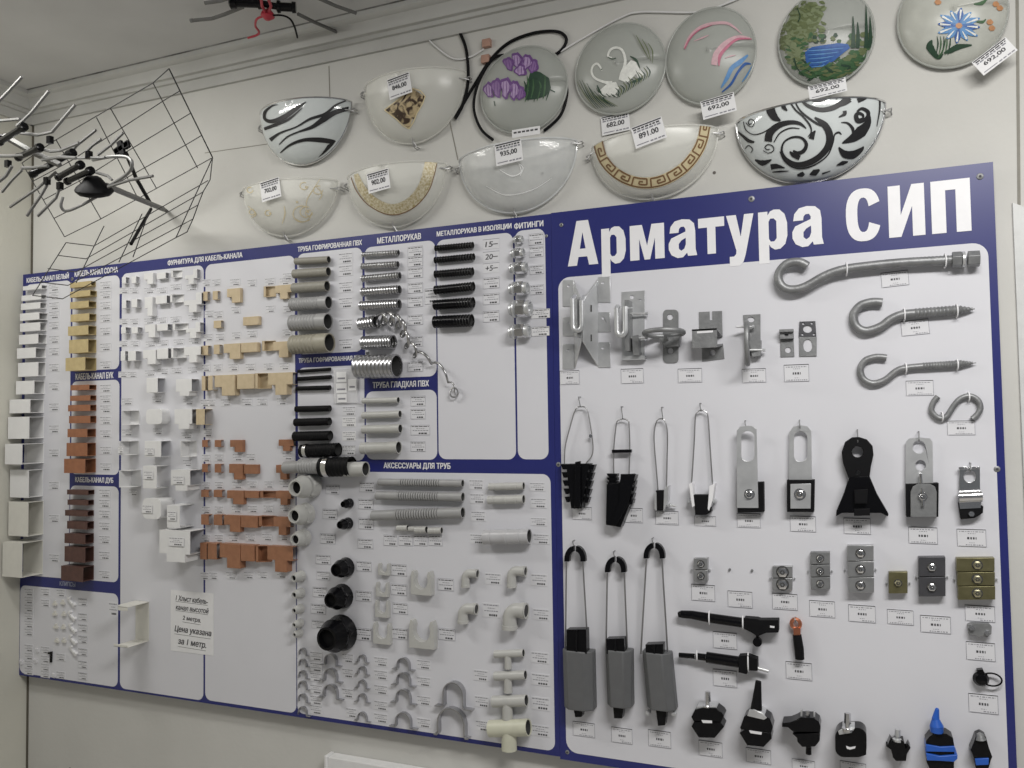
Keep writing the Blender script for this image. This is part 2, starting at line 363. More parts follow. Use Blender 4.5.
for hd in [('КАБЕЛЬ-КАНАЛ БЕЛЫЙ', 27, 279.5, 69, 275.5, 6), ('КАБЕЛЬ-КАНАЛ СОСНА', 75, 274, 118, 269.6, 5.6), ('ФУРНИТУРА ДЛЯ КАБЕЛЬ-КАНАЛА', 168, 263.5, 242.5, 255, 6.2),
           ('ТРУБА ГОФРИРОВАННАЯ ПВХ', 298, 249, 362, 242.8, 5.4), ('МЕТАЛЛОРУКАВ', 377.5, 240.6, 421, 236.2, 6), ('МЕТАЛЛОРУКАВ В ИЗОЛЯЦИИ', 437, 234.2, 511.5, 226.6, 6),
           ('ФИТИНГИ', 514.5, 226.6, 543.3, 223, 6.2), ('КАБЕЛЬ-КАНАЛ БУК', 76, 376.6, 113.5, 375.2, 6), ('КАБЕЛЬ-КАНАЛ ДУБ', 75.5, 480.4, 113.4, 480.4, 6),
           ('ТРУБА ГОФРИРОВАННАЯ ПНД', 299, 361.2, 364, 357.6, 5.6), ('ТРУБА ГЛАДКАЯ ПВХ', 373, 385.6, 429, 384, 7), ('АКСЕССУАРЫ ДЛЯ ТРУБ', 384, 466.3, 450.5, 466, 6.8), ('КЛИПСЫ', 60, 583.3, 75.5, 584.5, 4.4)]:
    parts.append(head(*hd))
for s in ((546.5, 236, 1.6), (72.5, 279, 1.8), (367.5, 353, 2)): parts.append(screw(*s))
thing('display_board', 'long blue and white display board of cable channels, fittings and pipes', 'display board', parts)
bp = M(BLUE); bp.box(*B2, -.008, 0); parts = [('backing_panel', bp), batten(B2)]
a, b = at(558.4, 290), at(988.5, 260); zt = (Z(600, 276)+Z(960, 242.6))/2; zb = Z(600, 756.8)
m = M(PANEL, flat=True); m.prism(rrect(a.x, b.x, zb, zt, .03), 0, .0004); parts.append(('white_panel', m))
# heading in heavy condensed capitals and small letters
x_ = .76
def arc(cx, cz, rx, rz, a0, a1, n=10): return [(cx+rx*math.copysign(abs(math.cos(a))**.8, math.cos(a)), cz+rz*math.copysign(abs(math.sin(a))**.8, math.sin(a))) for a in [math.radians(a0+(a1-a0)*i/n) for i in range(n+1)]]
GL = {
 'А': ([(0, 0), (.31, 1), (.69, 1), (1, 0), (.70, 0), (.645, .19), (.355, .19), (.30, 0)], [[(.405, .37), (.595, .37), (.5, .74)]]),
 'П': ([(0, 0), (0, 1), (1, 1), (1, 0), (.63, 0), (.63, .81), (.37, .81), (.37, 0)], []),
 'И': ([(0, 0), (0, 1), (.34, 1), (.34, .42), (.66, 1), (1, 1), (1, 0), (.66, 0), (.66, .58), (.34, 0)], []),
 'С': (arc(.5, .5, .5, .52, 22, 338, 30)+arc(.5, .5, .17, .34, 338, 22, 20), []),
 'р': ([(0, -.30), (0, x_), (.33, x_), (.33, x_-.08), (.42, x_), (.55, x_+.03), (.75, x_+.02), (.92, x_-.08), (1, x_-.26), (1, .24), (.92, .07), (.75, -.02), (.56, -.03), (.43, .02), (.36, .08), (.36, -.30)],
        [[(.36, .20), (.42, .14), (.54, .14), (.63, .2), (.63, .55), (.54, .61), (.42, .61), (.36, .55)]]),
 'м': ([(0, 0), (0, x_), (.36, x_), (.5, .30), (.64, x_), (1, x_), (1, 0), (.73, 0), (.73, .46), (.58, 0), (.42, 0), (.27, .46), (.27, 0)], []),
 'а': ([(1.03, 0), (.70, 0), (.67, .07), (.52, -.02), (.32, -.03), (.1, .04), (0, .16), (0, .29), (.1, .40), (.36, .46), (.62, .52), (.63, .57), (.57, .63), (.46, .63), (.39, .59), (.37, .51), (.04, .51), (.08, .65), (.24, .76), (.5, .79), (.78, .77), (.94, .68), (.98, .52), (.98, .14)],
        [[(.63, .39), (.47, .34), (.37, .27), (.37, .17), (.46, .12), (.57, .16), (.63, .25)]]),
 'т': ([(0, x_), (1, x_), (1, .56), (.66, .56), (.66, 0), (.34, 0), (.34, .56), (0, .56)], []),
 'у': ([(0, x_), (.36, x_), (.52, .30), (.66, x_), (1, x_), (.68, -.08), (.60, -.22), (.44, -.30), (.1, -.30), (.1, -.10), (.26, -.10), (.34, -.05), (.35, .02)], [])}
zb = (Z(570, 268.5)+Z(960, 229.2))/2; zt = (Z(584, 221.2)+Z(960, 177.8))/2; m = M(LETTER, flat=True); sc = 450/1024
for ch, c0, c1 in [('А', 40, 108), ('р', 117, 171), ('м', 182, 259), ('а', 270, 331), ('т', 338, 396), ('у', 402, 463), ('р', 475, 539), ('а', 552, 619), ('С', 675, 753), ('И', 772, 853), ('П', 870, 958)]:
    x0, x1 = X(550+c0*sc, 240), X(550+c1*sc, 215); g, hs = GL[ch]; f = lambda l: [(x0+(x1-x0)*p[0], zb+(zt-zb)*p[1]) for p in l]
    m.prism(f(g), .0004, .0011, [f(q) for q in hs])
parts.append(('heading', m))
for s in ((561.5, 225, 2), (751.5, 199, 3), (980, 176.5, 3.2), (567.5, 752, 2.2), (997, 469, 3), (558.6, 464.5, 2.4)): parts.append(screw(*s))
thing('display_board', 'blue framed display board headed in large white letters, with clamps and hooks', 'display board', parts)
# ================================================================ cable channels: short open-ended lengths, cover outwards
def channel(x0, x1, xb, y0, y1, m0, label, group, tg=None, bright=False):
    D = depth(x1, xb, (y0+y1)/2); ym = (y0+y1)/2; a, b = X(x0, ym, D), X(x1, ym, D); zt, zb = Z((x0+x1)/2, y0, D), Z((x0+x1)/2, y1, D); t = min(.0016, (zt-zb)*.12)
    base = M(m0); base.box(a, b, zb, zt, 0, t); base.box(a, b, zb, zb+t, t, D-t); base.box(a, b, zt-t, zt, t, D-t)
    lid = M(m0); lid.box(a, b, zb-t*.3, zt+t*.3, D-t, D)
    thing('cable_channel', label, 'cable channel', [('base', base), ('cover', lid)], group)
    if tg: tag(*tg, 'printed price tag right of the '+label.split(',')[0].replace('length of ', ''), 3, bright=bright)
A_ = [(23, 41.5, 47.5, 285.6, 289.4), (21.5, 41, 47, 295, 300), (21, 40, 47, 303, 309), (20, 39, 48, 313, 320), (20, 40, 47, 323, 331), (19, 38, 47, 334.6, 343.8), (17, 35.5, 46, 348, 358), (18, 38, 46, 362.6, 376.3),
      (16, 34, 45, 381, 394), (9.5, 30, 44, 399.5, 413), (8, 29, 44, 417, 438.6), (5, 22, 44, 444, 464.2), (10, 28.5, 43, 470, 497.4), (8.5, 28, 43.5, 502, 536), (2.5, 22, 43, 542.5, 577)]
TA = [287.5, 295.5, 306, 315, 325.5, 339.5, 351.5, 367.5, 386.5, 407, 429, 453, 485.5, 518.5, 558]
for i, r in enumerate(A_):
    q = 'topmost' if i == 0 else 'lowest' if i == 14 else ORD[i+1]
    y = TA[i]; channel(*r, CPL if i > 12 else WPL, 'length of %s white cable channel from the top, open at the side' % q if 0 < i < 14 else 'length of %s white cable channel in its column, open at the side' % q,
                       'white cable channels in the first column', (49, y-4, 59.5, y+4))
B_ = [(70, 91, 96, 282, 286.8), (70, 90, 97, 291, 296.6), (70, 88.5, 96.5, 301.5, 308), (70.5, 89, 96.5, 314, 321), (68, 88, 96.5, 326, 335), (69, 88, 96.5, 339.6, 352.7), (65.5, 85, 96.5, 357.7, 370.5)]
C_ = [(70.5, 89, 96.5, 385, 390), (70, 90, 96.5, 395.6, 400.6), (68, 90, 96.5, 405, 411), (69, 90, 96.5, 416, 423), (67.5, 87, 96, 429, 437), (66.5, 87, 96, 443, 456), (64, 85, 96, 459, 473)]
D_ = [(67, 88, 94.5, 490, 494.6), (67.5, 88, 94, 500, 505), (65, 87.5, 94, 510.5, 516), (67, 87, 94, 521.6, 529), (64.5, 85, 94, 534, 543.5), (64.5, 85, 94, 547, 562), (61, 83, 94, 566.5, 581)]
for rows, mt, nm in ((B_, PINEY, 'pine yellow'), (C_, BEECHC, 'reddish brown'), (D_, OAK, 'dark oak brown')):
    for i, r in enumerate(rows):
        q = ['topmost', 'second', 'third', 'fourth', 'fifth', 'sixth', 'lowest'][i]; y = (r[3]+r[4])/2+.8; xx = 99 if nm[0] == 'd' else 100
        channel(*r, mt, 'length of %s %s cable channel in its column' % (q, nm), nm+' cable channels', (xx, y-4, xx+11.5, y+4))
# two deep channel flanges jutting out beside the lower left panel
a0 = at(120, 601, 0); Df = .085
m = M(CPL, bev=.0006); x0, x1 = X(136, 600), X(149.3, 600); z1 = Z(149, 601.5); z0 = Z(149, 640.5)
m.box(x0, x1, z1-.002, z1, 0, Df); m.box(x0, x1, z0-.002, z0, 0, Df); m.box(x0, x1, z0, z1, 0, .002); m.box(x0, x1, z1-.012, z1, Df-.0018, Df); m.box(x0, x1, z0-.002, z0+.006, Df-.0018, Df)
thing('cable_channel', 'deep cream cable channel without its cover, two flanges jutting from the board', 'cable channel', m)
tag(109, 602, 118, 616, 'price tag hanging at the front of the deep cream open channel', 3, h=Df)
# ================================================================ moulded channel fittings
def fitting(kind, x0, y0, x1, y1, D, m0, label, cat='channel fitting', group=None, open_right=True):
    ym, xm = (y0+y1)/2, (x0+x1)/2; a, b = X(x0, ym, D), X(x1, ym, D); zt, zb = Z(xm, y0, D), Z(xm, y1, D); w, hh = b-a, zt-zb; t = .0014
    m = M(m0, bev=.0005); q = lambda l: [(a+w*u, zb+hh*v) for u, v in l]
    if kind in ('cap', 'joint', 'block') or kind == 'outer' and m0 is WPL:
        m.box(a, b, zb, zb+t, 0, D-t); m.box(a, b, zt-t, zt, 0, D-t); m.box(a, b, zb, zt, D-t, D)
        if kind != 'joint': m.box(a, a+t, zb+t, zt-t, 0, D-t)
    elif kind == 'flat': m.prism(q([(0, 1), (1, 1), (1, 0), (.36, 0), (.36, .42), (0, .42)]), 0, D)
    elif kind in ('tee', 'teeup', 'step'):      # hollow, open at its right-hand end
        o = {'tee': [(1, .46), (.76, .46), (.76, 0), (.3, 0), (.3, .46), (0, .46), (0, 1), (1, 1)], 'teeup': [(1, .38), (.72, .38), (.72, 0), (.28, 0), (.28, .38), (0, .38), (0, .62), (.68, .62), (.68, 1), (1, 1)],
             'step': [(1, .26), (.84, .26), (.84, 0), (.24, 0), (.24, .26), (0, .26), (0, 1), (1, 1)]}[kind]
        m.prism(q(o), D-t, D); m.strap(q([(min(.985, max(.015, u)), min(.985, max(.015, v))) for u, v in o]), t, 0, D-t)
    elif kind == 'outer' and m0 is not WPL:
        r = min(w, D)*.35; o = [(a, 0), (a, D), (b-r, D)]+[(b-r+r*math.sin(k*PI/10), D-r+r*math.cos(k*PI/10)) for k in range(1, 6)]+[(b, 0)]
        m.prism(o, zb, zt, axis='z')
    elif kind == 'inner':      # an inside corner: seen into its hollow side
        m.box(a, a+t, zb, zt, 0, D); m.prism([(a, 0), (b, 0), (b, D*.35), (a+w*.25, D), (a, D)], zt-t, zt, axis='z'); m.prism([(a, 0), (b, 0), (b, D*.35), (a+w*.25, D), (a, D)], zb, zb+t, axis='z'); m.box(a, b, zb, zt, 0, t)
        m.box(a, a+w*.22, zb, zt, D-t, D)
    elif kind == 'dome': m.prism(rrect(a, b, zb, zt, min(w, hh)*.28), 0, D)
    elif kind == 'open':       # narrow piece open to the front right
        m.box(a, a+t, zb, zt, 0, D); m.box(a, b, zb, zb+t, 0, D); m.box(a, b, zt-t, zt, 0, D*.9); m.box(a, b, zb, zt, 0, t)
    KN = {'cap': 'trunking_end_cap', 'joint': 'trunking_joint_cover', 'flat': 'flat_corner_fitting', 'tee': 'tee_fitting', 'teeup': 'tee_fitting', 'outer': 'outer_corner_fitting', 'inner': 'inner_corner_fitting',
          'block': 'trunking_fitting', 'dome': 'rounded_trunking_cover', 'step': 'tee_fitting', 'open': 'narrow_channel_fitting'}
    thing(KN[kind], label, cat, m, group)
WR = [  # rows of six: end cap, joint cover, flat corner, outer corner, inner corner, tee; D per row
 (.015, [(121.8, 277, 125.8, 283.6), (131.5, 276.4, 136, 283.2), (144, 273, 153, 284.2), (156.6, 272.6, 165.6, 278.8), (171, 270, 179, 277.4), (185, 269.5, 197, 284)], [290.5]*4+[287, 287.5]),
 (.019, [(121.8, 300, 126, 308.4), (131.4, 299, 137, 307.4), (144.6, 297, 152.4, 316), (155.5, 295.6, 166.6, 303.6), (170, 294, 179.6, 302.2), (184, 293, 201.5, 312)], [321.5, 321.5, 321, 320.3, 319.3, 317.5]),
 (.021, [(121, 327, 125.6, 333.6), (131.5, 327, 137.6, 333.4), (145, 324.4, 155, 337.4), (157, 324, 167.6, 330.6), (172.5, 323, 183.6, 329.8), (186, 322.6, 200, 338)], [343.8, 343.8, 344, 343, 342, 341]),
 (.025, [(120.6, 351, 125, 360.8), (128, 351, 135.6, 360.8), (143, 350, 155.6, 364.2), (157, 348.4, 168, 358.8), (171, 347.6, 181, 357.8), (184, 346.6, 200.6, 362.4)], [374.5, 374.5, 373, 371.5, 370.5, 370])]
KS = ['cap', 'joint', 'flat', 'outer', 'inner', 'teeup']; KL = ['end cap', 'joint cover', 'flat corner fitting', 'outer corner fitting', 'inner corner fitting', 'tee fitting']
for i, (D, its, ty) in enumerate(WR):
    for k, r in enumerate(its):
        lab = 'white %s in the %s row of small white fittings' % (KL[k], ORD[i+1]); fitting(KS[k] if i != 3 or k < 5 else 'tee', *r, D, WPL, lab, group='white %ss' % KL[k])
        cx = (r[0]+r[2])/2+(1 if k > 1 else .5); w = 4.6 if k < 2 else 5.6
        tag(cx-w, ty[k]-3, cx+w, ty[k]+3, 'printed price tag below the white %s in the %s row' % (KL[k], ORD[i+1]), 3+(k % 2))
BW = [('outer', 146.5, 378, 157.6, 392.6, .032, 'large white outer corner fitting, higher of two in its column', (152, 396, 162.5, 402.5), 0),
      ('step', 176, 379, 191.6, 395.8, .032, 'large white stepped fitting, uppermost in the column beside the pine pieces', (183, 398, 194, 405), 0),
      ('open', 121.5, 410.5, 131, 425, .034, 'narrow white channel fitting highest at the edge of the white panel', (122, 429, 133, 436), 0),
      ('dome', 146, 409, 162, 424.2, .034, 'white rounded fitting with a latch below the large outer corner', (153, 428, 163, 434.5), 0),
      ('step', 174.5, 409, 192, 429, .036, 'white stepped fitting with a price tag beneath, left of the lone pine cap', (181, 432, 192.5, 438.5), 0),
      ('open', 119.2, 441, 129, 455.2, .040, 'narrow white channel fitting second at the edge of the white panel', (118.5, 446, 123.5, 453), 1),
      ('block', 144.6, 441, 161, 457, .040, 'cube shaped white fitting with a tag across its front', (145, 448, 154, 455), 1),
      ('open', 180.5, 441, 189, 457, .034, 'narrow white fitting between the two stepped white fittings', (183, 459.5, 192, 466.5), 0),
      ('open', 119, 470.5, 129, 487.5, .048, 'narrow white channel fitting lowest at the edge of the white panel', (129, 489, 138, 495.5), 0),
      ('joint', 143, 466, 156.6, 488.4, .052, 'upright white hollow fitting directly below the cube shaped one', (144, 471, 153, 479), 1),
      ('step', 171, 470, 190, 490.6, .052, 'white stepped fitting with a tag across its front, above the largest pair', (173, 476, 184, 484), 1),
      ('dome', 142.4, 498.4, 161, 519, .056, 'white rounded cover lowest in its column, tag on its front', (142.5, 505, 152.5, 513), 1),
      ('joint', 167, 505.4, 179.6, 528, .060, 'upright white hollow fitting standing on the largest white tee', (167.5, 511, 176.5, 520.5), 1),
      ('step', 159.4, 530.4, 190, 562, .066, 'largest white tee shaped fitting, lowest on the white panel', (169, 537, 184, 546), 1)]
for k, x0, y0, x1, y1, D, lab, tg, on in BW:
    fitting(k, x0, y0, x1, y1, D, WPL, lab, group='large white trunking fittings')
    tag(*tg, 'price tag %s the %s' % ('on' if on else 'below', lab.split(',')[0].replace(' with a tag across its front', '').replace(' with a price tag beneath', '')), 4, h=D+.0012 if on else 0, bright=bool(on))
tag(121.5, 398, 133, 405, 'lone price tag above the narrow white fittings at the panel edge', 3)
# pine and beech fittings
PR = [('pine', 'first', PINE, .016, [('cap', 203, 291.6, 207.4, 300.6), ('joint', 212.6, 291, 217.6, 299.6), ('flat', 227, 288.4, 240.6, 302.6), ('inner', 263.5, 286, 273.6, 296.6), ('tee', 275, 285, 291.6, 298.8)]),
      ('pine', 'second', PINE, .017, [('joint', 213.6, 320.6, 221, 328), ('outer', 243, 316.6, 259, 325)]),
      ('pine', 'third', PINE, .020, [('cap', 201.4, 345.6, 208, 355), ('joint', 213.6, 344.6, 219.4, 354), ('flat', 223.6, 343.6, 240.6, 359), ('outer', 241, 342.6, 257.6, 352), ('inner', 262, 340.6, 272.6, 350.6), ('tee', 273, 341.4, 293, 357.2)]),
      ('pine', 'fourth', PINE, .030, [('cap', 201.6, 376, 205.2, 390.6), ('joint', 208, 375.6, 212.4, 390.2), ('flat', 214.6, 375, 235, 395.6), ('outer', 237, 374, 254.6, 388.8), ('inner', 255, 373, 267, 388.6), ('tee', 268, 372.6, 292.6, 394.8)]),
      ('beech', 'first', BEECH, .016, [('cap', 202, 440, 207.6, 447), ('joint', 214.6, 440, 221, 447), ('flat', 230, 440, 243, 452), ('tee', 278.6, 439.6, 293.4, 451)]),
      ('beech', 'second', BEECH, .018, [('cap', 202, 464, 207.6, 472.2), ('joint', 214.6, 464, 221, 472.6), ('flat', 229, 464, 243, 479.6), ('outer', 244, 464.6, 257.6, 473.8), ('tee', 276, 465, 290, 479.6)]),
      ('beech', 'third', BEECH, .018, [('cap', 201, 490, 208.6, 497), ('joint', 213.6, 490, 222, 497.2), ('flat', 227, 490.6, 244, 504.2), ('outer', 244.4, 491, 258.6, 498), ('inner', 260, 491, 274, 498), ('tee', 276, 491, 291, 505)]),
      ('beech', 'fourth', BEECH, .022, [('cap', 201, 514.6, 208.6, 524.8), ('joint', 213.6, 514.8, 222, 525.2), ('flat', 224, 515.4, 240.6, 531.8), ('outer', 241, 516, 257.6, 527.6), ('inner', 258.6, 516, 273, 526.6), ('tee', 273.6, 517, 290.4, 535)]),
      ('beech', 'fifth', BEECH, .032, [('cap', 200, 543, 206.6, 559.4), ('joint', 207.6, 543.4, 216.6, 559.4), ('flat', 219.6, 544, 240.6, 568), ('outer', 240.8, 545, 254.6, 561.2), ('inner', 255.6, 546, 267, 562.4), ('tee', 267.4, 546.4, 292.8, 572)])]
KK = dict(cap='end cap', joint='joint cover', flat='flat corner', outer='outer corner', inner='inner corner', tee='tee')
TY = {('pine', 'first'): (282, -1), ('pine', 'second'): (334, 1), ('pine', 'third'): (367, 1), ('pine', 'fourth'): (402, 1), ('beech', 'first'): (457, 1), ('beech', 'second'): (484.5, 1), ('beech', 'third'): (509, 1), ('beech', 'fourth'): (537.5, 1), ('beech', 'fifth'): (575, 1)}
for w, q, mt, D, its in PR:
    for k, x0, y0, x1, y1 in its:
        if k in ('flat', 'outer'): x1 -= .4
        lab = '%s coloured %s in the %s row of %s fittings' % (w, KK[k], q, w); fitting(k, x0, y0, x1, y1, D*.78, mt, lab, group='%s coloured fittings' % w)
        ty, s = TY[w, q]; cx = (x0+x1)/2+1.5; ww = 4.4 if k in ('cap', 'joint') else 5.2
        if q == 'second' and w == 'pine' and k == 'joint': ty = 314
        ty += (250-cx)*.02
        tag(cx-ww, ty-3.6, cx+ww, ty+3.6, 'price tag %s the %s coloured %s in the %s %s row' % ('above' if ty < y0 else 'below', w, KK[k], q, w), 3+(k in ('flat', 'tee')))
fitting('cap', 196, 409, 204.6, 424.8, .034, PINE, 'lone pine coloured end cap set beside the white fittings'); tag(203.5, 428.5, 212.5, 437, 'price tag below the lone pine coloured end cap', 3)
for x, y, l in ((287.5, 276.5, 'price tag above the tee of the first pine row, by the pipes'), (252, 283, 'lone price tag in the gap of the first pine row'), (236, 310, 'lower price tag under the flat corner of the first pine row'), (270.5, 309, 'lower price tag under the inner corner of the first pine row'),
                (288, 309, 'lower price tag under the tee of the first pine row'), (209.5, 314, 'price tag without a piece beside the second pine row'), (208.5, 337.5, 'price tag above the end cap of the third pine row'), (220.5, 337, 'price tag above the joint cover of the third pine row'),
                (236.5, 335.5, 'price tag above the flat corner of the third pine row'), (287, 332.5, 'price tag above the tee of the third pine row'), (251, 457, 'price tag in the gap of the first beech row'), (269, 484.5, 'price tag in the gap of the second beech row')):
    tag(x-4.6, y-3.6, x+4.6, y+3.6, l, 4)
# handwritten-style notice taped over the joint between two panels
m = M(PAPERW, INK, flat=True); a, b = X(171, 622), X(214, 622); zt, zb = Z(192, 591.5), Z(192, 653); m.box(a, b, zb, zt, .0008, .0012)
ch = zt-zb
for body, u0, u1, v, hh in (('1 Хлыст кабель-', .12, .86, .835, .085), ('канал высотой', .12, .87, .685, .085), ('2 метра.', .28, .70, .51, .085), ('Цена указана', .09, .93, .30, .12), ('за 1 метр.', .17, .82, .10, .12)):
    put_text(m, body, a+(b-a)*u0, a+(b-a)*u1, zb+ch*v, zb+ch*(v+hh), .0014, 1, bold=.03, shear=.2, rise=-.0035)
    x0, x1 = a+(b-a)*u0, a+(b-a)*u1; z = zb+ch*v-.0028; m.add([(x0, z, .0014), (x1, z-.0035, .0014), (x1, z-.0046, .0014), (x0, z-.0011, .0014)], [(0, 1, 2, 3)], 1)
thing('paper_notice', 'white paper notice with italic lettering taped between two white panels', 'notice', m)
# small clips and tags of the lower left panel
for i, (x, y) in enumerate(((71.5, 602), (72, 616), (72.5, 628.5), (73, 640), (73.5, 651))):
    m = M(WPL); a = at(x, y, .004); s = mm(x, y); d = Vector((.72, -.69)); n = Vector((.69, .72)); P = lambda u, v: (a.x+(d.x*u+n.x*v)*s, a.y+(d.y*u+n.y*v)*s)
    m.prism([P(-6, -1.4), P(6, -1.4), P(6, .4), P(-6, .4)], .0, .008); m.prism([P(-6, .4), P(-3, .4), P(-3.4, 2.6), P(-5.2, 2.8)], 0, .010); m.prism([P(2, .4), P(6, .4), P(5.6, 2.2), P(3.2, 2.4)], 0, .010)
    thing('cable_clip', 'slanting white cable clip, %s from the top of five' % ORD[i+1], 'cable clip', m, 'slanting white cable clips')
for i, (x, y) in enumerate(((56, 603), (64, 602), (56, 613), (65, 613.5), (57, 626), (64.5, 626.5), (58, 640), (65, 640))):
    m = M(CPL); a = at(x, y); s = mm(x, y); m.prism([(a.x-2.6*s, a.y-2*s), (a.x+2.6*s, a.y-2*s), (a.x+2.6*s, a.y+.2*s), (a.x+.9*s, a.y+.2*s), (a.x+.9*s, a.y+2.4*s), (a.x-.9*s, a.y+2.4*s), (a.x-.9*s, a.y+.2*s), (a.x-2.6*s, a.y+.2*s)], 0, .007)
    thing('cable_clip', 'tiny cream cable clip in the %s pair, %s one' % (ORD[i//2+1], 'outer' if i % 2 == 0 else 'inner'), 'cable clip', m, 'tiny cream cable clips')
m = M(BLACK); a = at(51, 656); s = mm(51, 656); m.prism([(a.x-2.6*s, a.y+4*s), (a.x+2.6*s, a.y+5*s), (a.x+2.2*s, a.y-6*s), (a.x+.2*s, a.y-6*s), (a.x+.6*s, a.y+2.4*s), (a.x-2.6*s, a.y+2*s)], 0, .006)
thing('cable_clip', 'small black hooked clip on the lower left panel', 'cable clip', m)
n = 0
for c, (x, ys) in enumerate(((29, (592, 600, 608, 616, 624, 632, 648, 656, 664, 671)), (45.5, (592, 603, 650, 659, 667, 674)), (61, (593, 657, 675)), (83, (602, 617, 628, 639.5, 652, 664.5, 676)))):
    for i, y in enumerate(ys): tag(x-4.5, y-3.6, x+4.5, y+3.6, 'small price tag, %s down in the %s tag column of the clip panel' % (ORD[i+1], ORD[c+1]), 5 if c == 3 else 3)
for i, (x, y) in enumerate(((38, 650), (36.5, 660.5), (54.5, 675), (22, 662))):
    m = M(CLEAR); a = at(x, y); s = mm(x, y); o = [(a.x+s*3*math.cos(k*PI/4)*(1+.3*(k % 2)), a.y+s*3.6*math.sin(k*PI/4)*(1-.2*(k % 3))) for k in range(8)]; m.prism(o, 0, .006, top=.6)
    thing('plastic_bag', 'tiny clear bag of parts, %s' % ('highest one beside the black clip', 'below the highest bag', 'lowest on the panel by the tags', 'at the very edge of the panel')[i], 'bag', m, 'tiny clear bags on the clip panel')
# ================================================================ pipes and hoses lying across the panel edges
def pipe_prof(L, r, style, pitch=None):
    out = []
    if style == 'smooth': out = [(0, r), (L, r)]
    elif style == 'socket': out = [(0, r*.94), (L*.12, r*.94), (L*.121, r), (L*.16, r), (L*.161, r*.94), (L*.74, r*.94), (L*.76, r), (L, r)]
    else:
        pitch = pitch or r*.42; amp = {'fine': .05, 'corr': .11, 'hose': .15, 'deep': .13}[style]; n = max(6, int(L/pitch)); end = r*1.4 if style == 'corr' else 0
        for i in range(n*6+1):
            d = L*i/(n*6); k = (1, 1, .45, 0, 0, .45)[i % 6]
            out.append((d, r*(1-amp*(1-k)) if d < L-end else r))
    return [(0, r*.55), (0, r*.9)]+out+[(L, r*.88), (L-r*.12, r*.87)]
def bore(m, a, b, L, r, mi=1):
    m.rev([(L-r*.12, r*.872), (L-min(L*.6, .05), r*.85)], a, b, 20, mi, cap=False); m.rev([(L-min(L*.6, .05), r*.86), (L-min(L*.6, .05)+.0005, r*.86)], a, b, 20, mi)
def pipe(x0, y0, x1, y1, dia, style, m0, name, label, cat, group, pitch=None, tg=None, h=None, tstyle=3, bright=False):
    r = dia/2*mm((x0+x1)/2, (y0+y1)/2); h = h or r+.001; x0 += .17*dia; x1 -= .17*dia; a, b = at(x0, y0, h), at(x1, y1, h); L = (b-a).length
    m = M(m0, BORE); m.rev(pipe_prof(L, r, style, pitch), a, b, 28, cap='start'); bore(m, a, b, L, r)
    thing(name, label, cat, m, group)
    if tg: tag(*tg, 'price tag right of the '+label, tstyle, bright=bright)
    return a, b, r
n6 = ['thinnest', 'second', 'third', 'fourth', 'fifth', 'sixth', 'seventh', 'thickest']
H_ = [(294.6, 261.4, 330, 259.6, 7, 'fine', GWARM, 258), (292.6, 274, 330, 271.6, 9, 'fine', GWARM, 270.5), (292, 288.3, 329, 286, 10.6, 'fine', GWARM, 287), (290, 304.6, 331, 302.4, 13.2, 'corr', GPL, 302.8), (289.4, 323.2, 331, 321.4, 16.4, 'corr', GPL, 324.5), (290, 344.8, 333, 342.6, 19, 'corr', GBEIGE, 344)]
for i, (x0, y0, x1, y1, d, st, mt, ty) in enumerate(H_):
    q = 'topmost' if i == 0 else 'lowest, beige' if i == 5 else ORD[i+1]
    pipe(x0, y0, x1, y1, d, st, mt, 'corrugated_pipe', '%s grey corrugated pipe under the first pipe heading' % q, 'pipe', 'grey corrugated pipes', tg=(338.6, ty-5.5, 353, ty+5.5))
I_ = [(362, 254.9, 399.4, 252.6, 5.6), (361, 266.5, 399, 264.3, 6.6), (361.6, 278.8, 401, 275.4, 7.2), (361, 292.2, 401, 289.6, 9), (359.4, 306, 401, 304.2, 9.8), (357.8, 324.2, 378, 321.6, 12.2), (361, 343, 396, 341.8, 13.8), (354, 366.8, 401, 366, 23.5)]
TI = [(251.5), (261.5), (273), (288), (302), (320), (341.5), (366.5)]
for i, (x0, y0, x1, y1, d) in enumerate(I_):
    q = ['topmost thin', 'second thin', 'third thin', 'fourth', 'fifth', 'short cut', 'seventh', 'widest'][i]
    pipe(x0, y0, x1, y1, d, 'deep' if i == 7 else 'hose', HOSE, 'metal_hose', '%s shiny metal hose in the metal hose column' % q, 'metal hose', 'metal hoses', pitch=.0125 if i == 7 else .0082, tg=(408, TI[i]-5, 423, TI[i]+5), tstyle=5)
tag(425, 288.5, 437, 304, 'price tag between the metal hoses and the black sheathed hoses', 5)
# the strip unwinding from the short hose
P = cat_rom([(378, 321), (383, 319), (390, 318.5), (397, 321.5), (402, 327), (404.5, 335), (407, 343), (413, 349), (418, 355.5), (428, 358), (436.5, 363), (443, 373), (449, 380), (453, 386), (453.5, 392)], 10)
path = []; n = len(P); m = M(HOSE)
turn = 0
for i, p in enumerate(P):
    u = i/(n-1); rad = 5.4*(1-u)**.55+1.0; turn += (.60 if u < .30 else .42 if u < .6 else .26); s = mm(p[0], p[1])
    path.append(at(p[0]+rad*.55*math.cos(turn), p[1]+rad*math.sin(turn), .022+rad*s*.75*math.cos(turn+.5)))
pp = cat_rom(path, 4); m2 = M(STEEL); vs = []
for i, p in enumerate(pp):
    q = pp[min(i+1, len(pp)-1)]-pp[max(i-1, 0)]; q.normalize(); side = q.cross(Vector((.3, .2, 1))).normalized()*.0042*(1.15-.75*(i/len(pp))**2); vs += [p-side, p+side]
m.add(vs, [(2*i, 2*i+1, 2*i+3, 2*i+2) for i in range(len(pp)-1)]); m.solid = .0006
